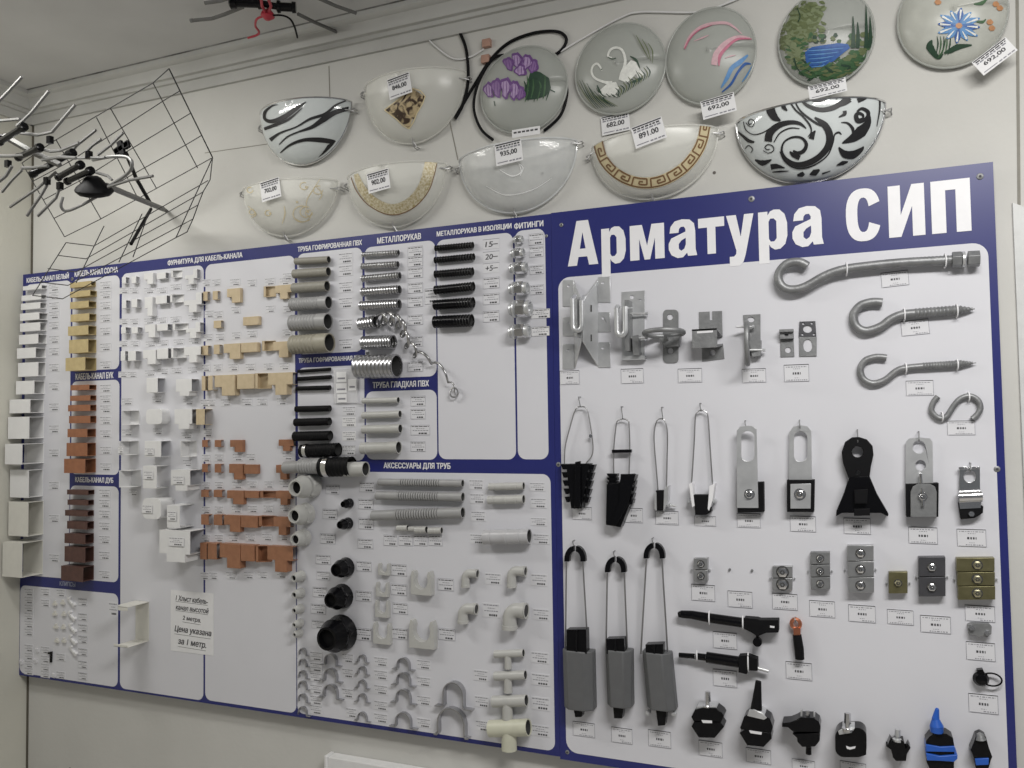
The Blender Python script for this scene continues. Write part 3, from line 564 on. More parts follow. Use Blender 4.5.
rg = at(453.7, 392.5, .014); s = mm(453, 392); m.tube([(rg.x+4.4*s*math.cos(k*PI/8), rg.y+4.8*s*math.sin(k*PI/8), .012+.002*math.sin(k*PI/4)) for k in range(16)], .0022, 6, closed=True)
thing('metal_strip', 'curled metal strip unwinding from the short cut hose', 'metal strip', m)
J_ = [(434.5, 248.4, 474, 244.9, 6.2), (434, 260.3, 475, 256.6, 6.8), (434, 274.4, 474, 271.2, 7.8), (433.8, 290.2, 475, 286.2, 9), (433, 305, 475, 302.4, 10.4), (432.6, 322, 474, 320.4, 12.4)]
JT = [(244, '15'), (256.5, '20'), (268, '+5'), (283, ''), (299, ''), (316.5, '')]
for i, (x0, y0, x1, y1, d) in enumerate(J_):
    q = ['thinnest', 'second', 'third', 'fourth', 'fifth', 'thickest'][i]; ty, w = JT[i]
    pipe(x0, y0, x1, y1, d, 'hose', BLACK, 'sheathed_hose', '%s black sheathed metal hose below the long heading' % q, 'hose', 'black sheathed hoses', pitch=.0080, tg=None if w else (483.2, ty-5.5, 499.6, ty+5.5), tstyle=5)
    if w:
        m = M(PAPER, INK, INKG, flat=True); a, b = X(483, ty), X(499.6, ty); zt, zb = Z(491, ty-5), Z(491, ty+5); m.box(a, b, zb, zt, .0008, .0011); m.box(a, b, zt-.0012, zt, .0011, .0013, 2)
        put_text(m, w, a+(b-a)*.15, a+(b-a)*.58, zb+(zt-zb)*.22, zb+(zt-zb)*.74, .0014, 1, bold=.02, shear=.15); m.box(a+(b-a)*.62, a+(b-a)*.9, zb+(zt-zb)*.42, zb+(zt-zb)*.5, .0011, .0014, 1)
        thing('price_tag', 'price tag with a handwritten number beside the %s black sheathed hose' % q, 'price tag', m, 'printed price tags stuck to the display boards')
# threaded hose fittings with hexagon nuts
K_ = [(513.6, 240.2, 522.6, 239.2, 8.4), (511.4, 253.8, 523.8, 252.4, 10), (510.2, 268.8, 526.8, 267.2, 12), (509.6, 289.2, 527.8, 287.8, 14), (510.2, 309.4, 530.6, 308.2, 17.6), (509.4, 332, 529.4, 330.8, 14.6)]
KT = [(529, 233.6, 543.6, 245), (529.4, 247, 543.6, 257), (530, 265.4, 544, 274.2), (530, 285, 544, 294.6), (531, 309, 550, 318.4), (531.6, 326.6, 549.6, 336)]
for i, (x0, y0, x1, y1, d) in enumerate(K_):
    r = d/2*mm(520, y0); h = r+.002; a, b = at(x0, y0, h), at(x1, y1, h); L = (b-a).length; q = ['topmost', 'second', 'third', 'fourth', 'widest', 'lowest'][i]
    nut = M(CHROME, bev=.0005); nut.rev([(L*.34, r*.86), (L*.36, r), (L*.76, r), (L*.80, r*.86)], a, b, 6, ph=.3); body = M(STEEL)
    body.rev([(0, r*.62)]+[(L*.34*k/8, r*(.78 if k % 2 else .70)) for k in range(9)], a, b, 18); body.rev([(L*.78, r*.84), (L*.9, r*.9), (L, r*.88), (L, r*.7), (L*.7, r*.66)], a, b, 20)
    fl = M(STEEL); fl.rev([(L*.20, r*.98), (L*.27, r*1.02), (L*.30, r*.9)], a, b, 20)
    thing('hose_fitting', '%s steel hose fitting with a hexagon nut in the narrow column' % q, 'hose fitting', [('hex_nut', nut), ('threaded_body', body), ('locking_ring', fl)], 'steel hose fittings')
    tag(*KT[i], 'price tag right of the %s steel hose fitting' % q, 5, bright=i > 3)
# black corrugated pipes
L_ = [(297.6, 371.4, 331, 369.2, 3.4), (297.4, 379, 331.6, 377, 4.2), (296, 388.6, 331, 387.6, 4.6), (295, 409.2, 331, 408.4, 6.2), (294, 422.4, 331, 421.4, 7.8), (293, 436.4, 332, 435.6, 9.8)]
for i, (x0, y0, x1, y1, d) in enumerate(L_):
    q = ['thinnest', 'second', 'third', 'fourth', 'fifth', 'sixth'][i]
    pipe(x0, y0, x1, y1, d, 'fine', BLACKM, 'corrugated_pipe', '%s black corrugated pipe in the black pipe panel' % q, 'pipe', 'black corrugated pipes', tg=(342.5, [372, 380, 390, 411, 422, 436][i]-4.6, 356, [372, 380, 390, 411, 422, 436][i]+4.6) if i > 2 else None, bright=i > 3)
m = M(CLEAR, PAPERW, INKG, flat=True); a, b = X(335, 386), X(358.5, 386); zt, zb = Z(346, 369), Z(346, 403); m.box(a, b, zb, zt, .0, .0062)
for u, v, w, hh in ((.12, .62, .42, .3), (.1, .3, .45, .28), (.62, .36, .33, .34), (.15, .02, .4, .24)): m.box(a+(b-a)*u, a+(b-a)*(u+w), zb+(zt-zb)*v, zb+(zt-zb)*(v+hh), .0062, .0066, 1); m.box(a+(b-a)*(u+.05), a+(b-a)*(u+w-.05), zb+(zt-zb)*(v+.08), zb+(zt-zb)*(v+.13), .0066, .0068, 2)
thing('plastic_sleeve', 'shiny clear sleeve of small tags beside the thin black pipes', 'plastic sleeve', m)
r = 6.6*mm(320, 450); a, b = at(302, 451, r+.001), at(338.5, 449.4, r+.001); L = (b-a).length
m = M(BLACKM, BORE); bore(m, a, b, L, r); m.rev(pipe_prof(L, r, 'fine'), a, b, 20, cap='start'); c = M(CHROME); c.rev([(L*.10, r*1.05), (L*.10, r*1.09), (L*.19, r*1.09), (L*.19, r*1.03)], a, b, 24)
thing('corrugated_pipe', 'thick black pipe end with a silver band, above the coupled grey pipe', 'pipe', [('sleeve', m), ('silver_band', c)])
tag(342, 445.5, 356, 455, 'price tag right of the thick black banded pipe end', 5, bright=True)
# grey pipe joined to corrugated hose through a black sleeve
def seg(x0, y0, x1, y1, d, h, st, mt, pitch=None):
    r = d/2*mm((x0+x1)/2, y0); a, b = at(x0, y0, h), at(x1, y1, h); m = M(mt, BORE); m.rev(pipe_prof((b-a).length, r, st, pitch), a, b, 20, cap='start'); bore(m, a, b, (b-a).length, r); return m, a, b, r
h = .033; s1 = seg(285, 467.6, 303, 466.8, 12, h, 'smooth', GPL)[0]; s2 = seg(301, 466.4, 325, 465.6, 15.6, h, 'corr', GPL, .009)[0]; s3, a, b, r = seg(322, 467.2, 352, 466.4, 19.6, h, 'fine', BLACKM); s4 = seg(345, 469.4, 366, 469, 14.6, h, 'smooth', GPLL)[0]
L = (b-a).length; bd = M(CHROME); bd.rev([(L*.14, r*1.02), (L*.14, r*1.05), (L*.30, r*1.05), (L*.30, r*1.02)], a, b, 24)
thing('coupled_pipe', 'grey pipe joined to corrugated hose through a black sleeve with silver band', 'pipe', [('grey_pipe', s1), ('corrugated_hose', s2), ('black_sleeve', s3, [('silver_band', bd)]), ('end_pipe', s4)])
M_ = [(362, 400.8, 399.4, 400, 6.2), (361.8, 415.4, 401.4, 414, 7.4), (361.6, 429.6, 402, 428.6, 9), (360, 448.4, 401, 447.4, 12.4)]
for i, (x0, y0, x1, y1, d) in enumerate(M_):
    q = ['thinnest', 'second', 'third', 'thickest'][i]; ty = [401, 414, 430, 446.5][i]
    pipe(x0, y0, x1, y1, d, 'socket', GPLL, 'smooth_pipe', '%s smooth light grey pipe with a socket end' % q, 'pipe', 'smooth grey pipes', tg=(411, ty-5, 425.6 if i != 2 else 430, ty+5), tstyle=5)
# ================================================================ accessories panel: cable glands pointing outwards
def gland(fx, fy, fd, bx, by, bd, m0, label, group, tg=None, tl=None, dark=False, big=True):
    D = depth(fx, bx, (fy+by)/2); s = mm(bx, by); rb = bd/2*s; rf = fd/2*mm(fx, fy, D); c = at(bx, by); A, B = (c.x, c.y, 0), (c.x, c.y, 1)
    nut = M(m0, bev=.0008); nut.rev([(D*.12, rb*.9), (D*.16, rb), (D*.42, rb), (D*.46, rb*.9)], A, B, 6, ph=.2)
    body = M(m0); body.rev([(0, rb*.7), (D*.13, rb*.7), (D*.13, rb*1.04), (D*.17, rb*1.04), (D*.44, rb*.86), (D*.60, rb*.92), (D*.62, rb*.94), (D*.9, rf*1.02), (D, rf*.94), (D, rf*.74), (D*.5, rf*.70)], A, B, 22, cap=True)
    core = M(BLACKM); core.rev([(D*.50, rf*.72), (D*.84, rf*.72), (D*.86, rf*.5)], A, B, 18)
    thing('cable_gland', label, 'cable gland', [('body', body), ('hex_nut', nut), ('rubber_core', core)], group)
    if tg: tag(*tg, tl, 5)
GG = [(295, 489, 17.5, 314, 485.4, 24, (326, 485, 339.6, 494)), (293.8, 516, 15.4, 308, 513.4, 21.5, (323, 509, 337.6, 519)), (294.8, 539, 12, 305.6, 537.2, 17, (320.4, 533.6, 335.8, 543.6)),
      (293.4, 577.2, 7.4, 302.6, 575.6, 11, (316, 555, 331, 564)), (293.8, 594.8, 6.6, 302.4, 592.4, 10, (317, 571.4, 330, 579.8)), (293.8, 610.2, 5.8, 302, 608, 9.4, (313, 587, 327, 597)), (293.8, 624.2, 5, 301.4, 622.4, 8.6, (311, 604, 326, 613.8)), (294.2, 635.2, 4.6, 301, 632.4, 8, (312, 620.5, 324, 628.5))]
for i, (fx, fy, fd, bx, by, bd, tg) in enumerate(GG):
    q = ['largest', 'second largest', 'third largest', 'fourth', 'fifth', 'sixth', 'seventh', 'smallest'][i]
    gland(fx, fy, fd, bx, by, bd, GPLL, '%s light grey cable gland counted down the panel edge' % q, 'light grey cable glands', tg, 'price tag right of the %s light grey cable gland' % q)
BG = [(343, 504.4, 6.4, 350.6, 503, 9.6, (358.4, 499, 373.4, 509)), (339.8, 524.8, 8, 349.4, 523, 11.6, (358.8, 518, 373.8, 529)), (336, 570.8, 13.6, 347.8, 566.6, 19, (356.6, 561.4, 371.8, 571)), (330.4, 601, 16, 344.6, 595.4, 24, (356, 591, 372, 601)), (326.4, 637.4, 25, 344, 631.6, 35, (355, 628, 372, 640.2))]
for i, (fx, fy, fd, bx, by, bd, tg) in enumerate(BG):
    q = ['smallest', 'second smallest', 'middle sized', 'second largest', 'largest'][i]
    gland(fx, fy, fd, bx, by, bd, BLACK, '%s glossy black cable gland on the accessories panel' % q, 'black cable glands', tg, 'price tag right of the %s black cable gland' % q)
tag(359.6, 482, 374.8, 492, 'price tag above the black glands, no gland beside it', 5); tag(358, 539, 373.4, 548.4, 'price tag between the small and middle sized black glands', 5)
# flexible corner pipes
for i, (x0, y0, x1, y1, d, c0, c1, ty, tx) in enumerate(((379, 482, 462.8, 483.4, 7.2, 400, 440, 484.5, 469), (376.8, 495.4, 463, 497, 8.8, 398.5, 439, 498.5, 470), (372.8, 515.6, 463, 512.6, 10.6, 396, 439, 516, 471))):
    r = d/2*mm(420, y0); h = r+.001; a, b = at(x0, y0, h), at(x1, y1, h); L = (b-a).length; q = ['thinnest', 'middle', 'thickest'][i]
    u0 = L*(X(c0, y0)-X(x0, y0))/(X(x1, y0)-X(x0, y0)); u1 = L*(X(c1, y0)-X(x0, y0))/(X(x1, y0)-X(x0, y0))
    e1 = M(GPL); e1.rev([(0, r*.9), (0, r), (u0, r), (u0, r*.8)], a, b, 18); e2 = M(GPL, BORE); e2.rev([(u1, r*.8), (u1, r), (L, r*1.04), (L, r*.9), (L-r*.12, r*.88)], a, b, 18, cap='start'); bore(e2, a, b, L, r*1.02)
    n = 17; co = M(GPL, BORE)
    for k in range(n): w_ = (u1-u0)/n; q0 = u0+w_*k; co.rev([(q0, r*.86), (q0+w_*.14, r*1.06), (q0+w_*.58, r*1.06), (q0+w_*.72, r*.86)], a, b, 18, cap=False); co.rev([(q0+w_*.72, r*.86), (q0+w_, r*.86)], a, b, 18, 1, cap=False)
    thing('flexible_corner_pipe', '%s of three grey flexible corner pipes below the accessories heading' % q, 'pipe', [('plain_end', e1), ('corrugated_middle', co), ('socket_end', e2)], 'grey flexible corner pipes')
    tag(tx, ty-5, tx+15, ty+5, 'price tag right of the %s grey flexible corner pipe' % q, 4)
# four tiny couplings in a row and their tags
for i, (x0, y0, x1, y1) in enumerate(((397.6, 525, 408, 531.4), (409, 526.4, 415.4, 531.6), (415.6, 526.4, 426.6, 533.6), (428.8, 527.4, 441.8, 534))):
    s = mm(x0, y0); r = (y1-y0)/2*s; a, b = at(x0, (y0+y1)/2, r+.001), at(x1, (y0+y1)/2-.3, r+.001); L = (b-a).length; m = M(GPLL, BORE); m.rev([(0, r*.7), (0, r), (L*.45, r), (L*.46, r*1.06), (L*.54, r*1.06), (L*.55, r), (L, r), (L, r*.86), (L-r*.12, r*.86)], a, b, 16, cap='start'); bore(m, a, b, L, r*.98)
    q = ORD[i+1]; thing('pipe_coupling', 'tiny grey pipe coupling, %s of four in a row' % q, 'coupling', m, 'tiny grey couplings'); x = 384+i*15; tag(x, 535, x+13.6, 545.6, 'price tag under the tiny couplings, %s of four' % q, 5)
# clear couplings
for i, (x0, y0, x1, y1, d, tg) in enumerate(((489.6, 486.8, 523.8, 485.8, 7.6, (529.6, 482.4, 545.4, 491)), (488.6, 500, 523.8, 499.2, 8.8, (530.6, 498, 546.8, 508)), (484.4, 537.2, 529.6, 536.2, 14.8, (533, 533.8, 549.6, 544)))):
    r = d/2*mm(505, y0); a, b = at(x0, y0, r+.001), at(x1, y1, r+.001); L = (b-a).length; m = M(GPLL if i < 2 else mat('silver_grey_plastic', (.46, .46, .475), .3), BORE); bore(m, a, b, L, r)
    m.rev([(0, r*.8), (0, r), (L*.16, r), (L*.165, r*.94), (L*.19, r*.94), (L*.195, r), (L*.47, r), (L*.475, r*1.05), (L*.52, r*1.05), (L*.525, r), (L*.8, r), (L*.805, r*.94), (L*.83, r*.94), (L*.835, r), (L, r), (L, r*.88), (L-r*.12, r*.87)], a, b, 22, cap='start')
    q = ['upper narrow', 'lower narrow', 'wide'][i]; thing('pipe_coupling', '%s pale grey pipe coupling near the edge of the accessories panel' % q, 'coupling', m, 'pale grey couplings'); tag(*tg, 'price tag right of the %s pale grey coupling' % q, 4)
tag(530.6, 517.6, 547, 525.6, 'price tag with no coupling beside it, above the wide coupling', 4); tag(470, 533.8, 484, 544, 'price tag left of the wide pale grey coupling', 4)
# elbows
for i, (ox, oy, cx, cy, bx, by, d, tg) in enumerate(((476.6, 572, 465.6, 573, 465, 586.6, 8.4, (485, 573, 501.6, 584.4)), (524.6, 569.4, 511.6, 570.6, 511, 586.8, 9.6, (531, 573.8, 547.4, 585.8)), (475.6, 606, 463, 608, 462.4, 622.6, 10.6, (483, 603, 499.6, 617.4)), (525.4, 607.4, 509.6, 609.6, 508.4, 628.6, 14.4, (533, 608.8, 549.8, 620)))):
    r = d/2*mm(cx, cy); h = r+.001; o, c, b = at(ox, oy, h), at(cx, cy, h), at(bx, by, h); o.y = c.y; b.x = c.x; k = r*1.25; m = M(GPLL)
    arcp = [Vector((c.x+k-k*math.sin(t*PI/16), c.y-k+k*math.cos(t*PI/16), h)) for t in range(9)]
    m.tube([o]+arcp+[b], r, 18); m.rev([(-.001, r*1.1), (-.001, r*1.1), (k*.4, r*1.1), (k*.42, r)], o, c, 18, cap=False); m.rev([(-.001, r*1.1), (k*.4, r*1.1), (k*.42, r)], b, c, 18, cap=False)
    hl = M(BORE); hl.rev([(-.0016, r*.82), (-.0012, r*.82)], o, c, 18); rim = M(GPLL); rim.rev([(-.0014, r*.84), (-.003, r*.86), (-.003, r*1.1), (0, r*1.1)], o, c, 18, cap=False)
    q = ['upper small', 'upper medium', 'lower medium', 'largest'][i]; thing('pipe_elbow', '%s pale grey pipe elbow turning down on the accessories panel' % q, 'elbow', [('body', m), ('bore', hl), ('rim', rim)], 'pale grey pipe elbows'); tag(*tg, 'price tag right of the %s pale grey pipe elbow' % q, 4)
# tees
for i, (x0, x1, y, d, lx, ly, tr, tl, mt) in enumerate(((495, 523.6, 653.6, 7.8, 508, 668.6, (531, 652, 549, 663), None, GPLL), (495, 525.6, 675.6, 9.2, 508, 692.4, (531.4, 673.6, 550, 685.4), (473.8, 670, 488.4, 680.6), GPLL), (493, 526.6, 701, 11.6, 507.4, 719, (531.4, 697, 550, 710), (474.6, 696, 489.4, 707), GPLL), (490, 528.6, 728, 16.6, 509, 749.6, (531, 725, 550, 736), (475.6, 720.4, 489.4, 731), IVORY))):
    r = d/2*mm(508, y); h = r+.001; a, b = at(x0, y+.6, h), at(x1, y-.6, h); L = (b-a).length; m = M(mt, BORE); m.rev([(0, r*.8), (0, r), (L, r), (L, r*.88), (L-r*.12, r*.87)], a, b, 20, cap='start'); bore(m, a, b, L, r)
    c = at(lx, y, h); e = at(lx, ly, h); st = M(mt); st.rev([(0, r*.9), (c.y-e.y, r*.94), (c.y-e.y, r*.8), ((c.y-e.y)*.6, r*.76)], (c.x, c.y, h), (c.x, e.y, h), 20)
    q = ['topmost', 'second', 'third', 'lowest ivory'][i]; thing('pipe_tee', '%s pipe tee in the stack of four at the panel corner' % q, 'pipe tee', [('cross_tube', m), ('branch', st)], 'pipe tees'); tag(*tr, 'price tag right of the %s pipe tee' % q, 4)
    if tl: tag(*tl, 'price tag left of the %s pipe tee' % q, 4)
# spring clips for pipes
UO = [(0, 0), (1, 0), (1, .3), (1.0, .8), (.94, 1), (.86, .98), (.80, .82), (.84, .64), (.82, .48), (.74, .34), (.62, .26), (.5, .24), (.38, .26), (.26, .34), (.18, .48), (.16, .64), (.20, .82), (.14, .98), (.06, 1), (0, .8), (0, .3)]
for i, (x0, y0, x1, y1, tg, q) in enumerate(((378, 563, 389.6, 575, (391.4, 564.2, 407, 575.6), 'first small'), (375.8, 582, 388.6, 596.4, (391, 584, 407, 595), 'second small'), (375, 600, 389.4, 617, (393, 603, 408, 613.8), 'third small'), (373, 622, 391.6, 643.4, (392, 628.4, 408, 639), 'fourth small'), (410.6, 570.6, 432.6, 594.4, (438, 578.4, 454, 590.4), 'upper large'), (409, 619.6, 436, 647.4, (438.6, 628.4, 455.4, 640), 'lower large'))):
    w = .022 if i > 3 else .014; a, b = X(x0, (y0+y1)/2, w), X(x1, (y0+y1)/2, w); b -= (b-a)*.08; zt, zb = Z(x0, y0, w), Z(x0, y1, w); m = M(GPLL, bev=.0006); m.prism([(a+(b-a)*u, zb+(zt-zb)*v) for u, v in UO], 0, w)
    thing('pipe_clip', '%s pale grey open-topped pipe clip' % q, 'pipe clip', m, 'pale grey pipe clips'); tag(*tg, 'price tag right of the %s open-topped pipe clip' % q, 5)
# metal saddles
def saddle(cx, cy, r, label, w=.012, leg=.9, foot=1.0, mt=HOSE, one=False):
    s = mm(cx, cy, w); a = at(cx, cy, w); R = r*s; p = [] if one else [(a.x-R*(1+foot), a.y-R*leg), (a.x-R*1.08, a.y-R*leg)]
    p += [(a.x-R, a.y-R*(leg-.1))]+[(a.x-R*math.cos(k*PI/12), a.y+R*math.sin(k*PI/12)) for k in range(13)]+[(a.x+R, a.y-R*(leg-.1)), (a.x+R*1.08, a.y-R*leg), (a.x+R*(1+foot), a.y-R*leg)]
    m = M(mt); m.strap(p, max(.0014, R*.09), 0, w); thing('pipe_saddle', label, 'pipe saddle', m, 'metal pipe saddles')
SD = [('first', 302, [652.6, 663.6, 675.4, 686, 699, 712], 4.0, 310, 322.5, [656, 667, 677, 689, 700, 709.5], True), ('second', 329.5, [661, 676.5, 693], 6.6, 342, 353.6, [658, 673, 693], False), ('third', 361.6, [659.4, 671.4, 685.2, 699, 717.6], 4.2, 374, 388, [661.6, 674.8, 689.6, 705.4, 718], False), ('fourth', 402.4, [665, 680.6, 698, 721.6], 6.6, 416.8, 431, [664.4, 681.6, 700.4, 722.8], False)]
for c, x, ys, r, t0, t1, tys, one in SD:
    for i, y in enumerate(ys):
        q = ORD[i+1]; rad = r*(1+.09*i) if c in ('second', 'fourth') else r*(1+.05*i); saddle(x, y, rad, '%s metal pipe saddle down in the %s saddle column' % (q, c), .009 if r < 5 else .014, .75, .9, one=one)
    for i, y in enumerate(tys): tag(t0, y-4.6, t1, y+4.6, 'price tag beside the %s saddle of the %s column' % (ORD[i+1], c), 3)
tag(346, 708, 357, 717.5, 'price tag below the second column of metal saddles', 3)
saddle(452.5, 694, 11, 'upper of the two large metal pipe saddles', .02, 1.3, .9); saddle(450.5, 724, 15, 'lower of the two large metal pipe saddles', .02, .85, .3)
# ================================================================ line hardware on the blue framed board
def rt(x0, y0, x1, y1, what, style=0, **k): tag(x0, y0, x1, y1, 'framed price tag %s' % what, style, **k)
def px(raw, h=0.): return [(X(x, y, h), Z(x, y, h)) for x, y in raw]
def pl(m, raw, h0, h1, holes=(), mi=0, hp=None):
    hp = h1 if hp is None else hp
    return m.prism(px(raw, hp), h0, h1, [px(q, hp) for q in holes], mi)
def pc(cx, cy, r, n=16, ry=None): return [(cx+r*math.cos(2*PI*k/n), cy+(ry or r)*math.sin(2*PI*k/n)) for k in range(n)]
def pr(x0, y0, x1, y1, r=2, n=4):
    return [(x, y) for x, y in rrect(x0, x1, y0, y1, r, n)]
def bolt(m, cx, cy, r, h0, h1, n=6, mi=0, stud=0):
    s = mm(cx, cy, h1); a = at(cx, cy, h1); m.rev([(0, r*s), (h1-h0, r*s)], (a.x, a.y, h0), (a.x, a.y, 1), n, mi); m.rev([(0, r*s*.55), (h1-h0+.003+stud, r*s*.5)], (a.x, a.y, h0), (a.x, a.y, 1), 10, mi)
def nail(cx, cy, r=1.2):
    m = M(STEELD); bolt(m, cx, cy, r, 0, .004, 8); return m
# --- tension bracket made of two bent plates round a U bolt
s = .055
pl1 = M(STEEL, bev=.0006)
for y0, y1 in ((280, 306.5), (317, 336), (344, 369)): pl(pl1, [(562.5, y0), (573.5, y0), (574, y1), (562.8, y1)], 0, .003, [pc(568.5, y0+6, 1.2, 8)])
def slab(m, quad, t):
    """bent sheet through four corner points (x, z, h), t thick along the wall"""
    a = [tuple(p) for p in quad]; b = [(p[0]+t, p[1], p[2]) for p in a]; m.add(a+b, [(0, 1, 2, 3), (7, 6, 5, 4)]+[(k, 4+k, 4+(k+1) % 4, (k+1) % 4) for k in range(4)])
RH = .05; slab(pl1, [at(573.2, 280.6, .001), at(574.4, 369, .001), at(580.6, 341.4, RH), at(581, 301, RH)], .003)
pl2 = M(STEEL, bev=.0006)
for y0, y1 in ((276.8, 302.5), (312, 332), (342, 367.5)): pl(pl2, [(598, y0), (610, y0), (610.4, y1), (598.4, y1)], 0, .003, [pc(603, y0+6, 1.3, 8)])
slab(pl2, [at(598, 279.4, .001), at(598.8, 366.8, .001), at(583.4, 341.4, RH), at(583, 301.4, RH)], -.003)
for y in (308.5, 338): sl = M(BORE); q = [at(590.2, y-3.4, RH*.52), at(591.6, y-3.4, RH*.45), at(591.6, y+3.4, RH*.45), at(590.2, y+3.4, RH*.52)]; pl2.mats = [STEEL, BORE]; pl2.add([(p.x+.0012, p.y, p.z+.0012) for p in q], [(0, 1, 2, 3)], 1)
ub = M(STEEL); hh = .062
a, b = px([(572.4, 294), (581.6, 302)], hh); zt = Z(577, 295, hh); zb = Z(577, 325, hh); R = (b[0]-a[0])/2
ub.tube([(a[0], zt, hh-.02), (a[0], zt-.01, hh)]+[(a[0]+R-R*math.cos(k*PI/8), zb-R*math.sin(k*PI/8)*1.2, hh) for k in range(9)]+[(b[0], zt-.016, hh), (b[0], zt-.004, hh-.02)], .0062, 12)
web = M(STEELD); web.box(a[0]+R*.75, a[0]+R*1.25, zb-.03, zt-.01, .030, hh-.006)
thing('tension_bracket', 'large galvanised bracket of two splayed tabbed plates round a U bolt', 'bracket', [('tabbed_plate', pl1), ('tabbed_plate', pl2), ('u_bolt', ub), ('web', web)])
rt(560, 370.5, 579.5, 384.5, 'below the large splayed galvanised bracket', 1)
m = M(STEEL, bev=.0006); pl(m, [(621.5, 292), (644.6, 290.4), (644.6, 359.6), (622, 360.2)], 0, .003, [pc(632, 297, 2.2, 10), pc(641, 300, 1, 6)]); pl(m, [(622, 356), (644.6, 355.4), (644.6, 359.6), (622, 360.2)], 0, .018)
ub = M(STEEL); hh = .05; a, b = px([(616.5, 307), (625, 306)], hh); zt = Z(620, 306, hh); zb = Z(620, 330, hh); R = (b[0]-a[0])/2
ub.tube([(a[0], zt, hh-.012), (a[0], zt-.006, hh)]+[(a[0]+R-R*math.cos(k*PI/8), zb-R*math.sin(k*PI/8)*1.25, hh) for k in range(9)]+[(b[0], zt-.006, hh), (b[0], zt, .003)], .0066, 12)
web = M(STEELD); web.prism([(X(632, 336, .03), Z(632, 336, .03)), (X(641, 336), Z(641, 336)), (X(642, 356), Z(642, 356)), (X(636, 356), Z(636, 356))], .003, .03); web.box(X(629, 320), X(633, 320), Z(630, 352), Z(630, 302), .003, .04)
pn = M(STEEL)
for y in (313.6, 338): p, q = at(628, y, .02), at(645.5, y, .014); pn.tube([p, q], .0024, 8); pn.rev([(0, .0042), (.006, .0042)], q, q+Vector((1, 0, 0)), 6)
thing('hook_bracket', 'galvanised plate bracket with an upright U hook and two cross pins', 'bracket', [('back_plate', m), ('u_hook', ub), ('web', web), ('cross_pins', pn)])
rt(621, 368.6, 643.6, 383.4, 'below the galvanised bracket with an upright hook', 2)
m = M(STEELD, bev=.0005); pl(m, pr(663, 309.6, 678.4, 363, 4), 0, .003, [pc(670, 317, 3, 10), pc(670.4, 351, 3, 10)]); pl(m, [(659, 338), (680, 336), (678, 346), (664, 347)], .003, .028)
rg = M(STEELD); c = at(664, 333, .045); rg.tube([(c.x+.046*math.cos(k*PI/12), c.y+.004*math.sin(k*PI/12), .047+.04*math.sin(k*PI/12)) for k in range(24)], .0062, 12, closed=True)
gs = M(STEELD); a = at(668, 338, .02); gs.prism([(a.y-.018, .003), (a.y+.006, .06), (a.y+.012, .003)], a.x-.003, a.x+.003, axis='x')
thing('eye_bracket', 'dull cast bracket with a level oval ring and two keyhole slots', 'bracket', [('back_plate', m), ('oval_ring', rg), ('gusset', gs)])
rt(678, 368.4, 702, 382.6, 'below the dull bracket with a level oval ring', 0)
m = M(STEELD, bev=.0005); pl(m, [(698.8, 312), (709.6, 311.4), (709.9, 320), (712.3, 320), (712.2, 311.2), (722, 310.8), (722.6, 336), (699.4, 338)], 0, .003)
pl(m, [(701.6, 345.6), (723, 343.6), (724.4, 358.6), (702, 361.4)], 0, .003, [pc(712.8, 352.6, 2.8, 10)])
fo = M(STEELD, bev=.0005); x0, x1 = X(692, 330, .04), X(717, 330, .04); zt = Z(705, 328.8, .04); z2 = Z(705, 345); xa, xb = X(699.4, 337), X(723, 337); zw = Z(711, 336)
fo.add([(xa, zw, .003), (xb, zw, .003), (x1, zt, .042), (x0, zt, .042), (xa, zw-.004, .003), (xb, zw-.004, .003), (x1, zt-.004, .042), (x0, zt-.004, .042)], [(0, 1, 2, 3), (7, 6, 5, 4), (0, 4, 5, 1), (1, 5, 6, 2), (2, 6, 7, 3), (3, 7, 4, 0)])
zf = Z(705, 346.5, .042); fo.box(x0, x1, zf, zt, .039, .042); fo.add([(x0, zf, .042), (x1, zf, .042), (xb, z2, .003), (xa, z2, .003), (x0, zf-.003, .042), (x1, zf-.003, .042), (xb, z2-.003, .0), (xa, z2-.003, 0)], [(0, 1, 2, 3), (7, 6, 5, 4), (0, 4, 5, 1), (1, 5, 6, 2), (2, 6, 7, 3), (3, 7, 4, 0)])
fo.mats.append(LETTER); q = px([(697, 331.4), (713, 330.4), (713, 332.4), (697, 333.4)], .0425); fo.prism(q, .0421, .0424, mi=1)
thing('folded_bracket', 'grey steel bracket folded into a jutting step with a slit at its top', 'bracket', [('back_plate', m), ('folded_step', fo)])
m = M(STEELD, bev=.0005); pl(m, [(743, 315), (760.4, 314), (760.6, 355), (746, 356.6)], 0, .003, [pc(751, 319.6, 3.6, 12, 2.6)]); pl(m, [(749, 341), (761, 340), (760.6, 356), (752, 357)], .003, .02)
rg = M(STEELD); c = at(747, 343, .05); rg.tube([(c.x+.0035*math.cos(k*PI/12), c.y+.048*math.sin(k*PI/12), .044+.036*math.cos(k*PI/12)) for k in range(24)], .0055, 12, closed=True)
pn = M(STEEL)
for y, x0, x1 in ((326.8, 736, 752), (350, 748, 763)): p, q = at(x0, y, .03), at(x1, y, .016); pn.tube([p, q], .0024, 8); pn.rev([(0, .0044), (.005, .0044)], q, q+Vector((1, 0, 0)), 6)
thing('eye_bracket', 'dull cast bracket with an upright ring seen on edge and cross pins', 'bracket', [('back_plate', m), ('upright_ring', rg), ('cross_pins', pn)])
rt(742, 368.6, 766, 382.6, 'below the dull bracket with an upright ring', 1)
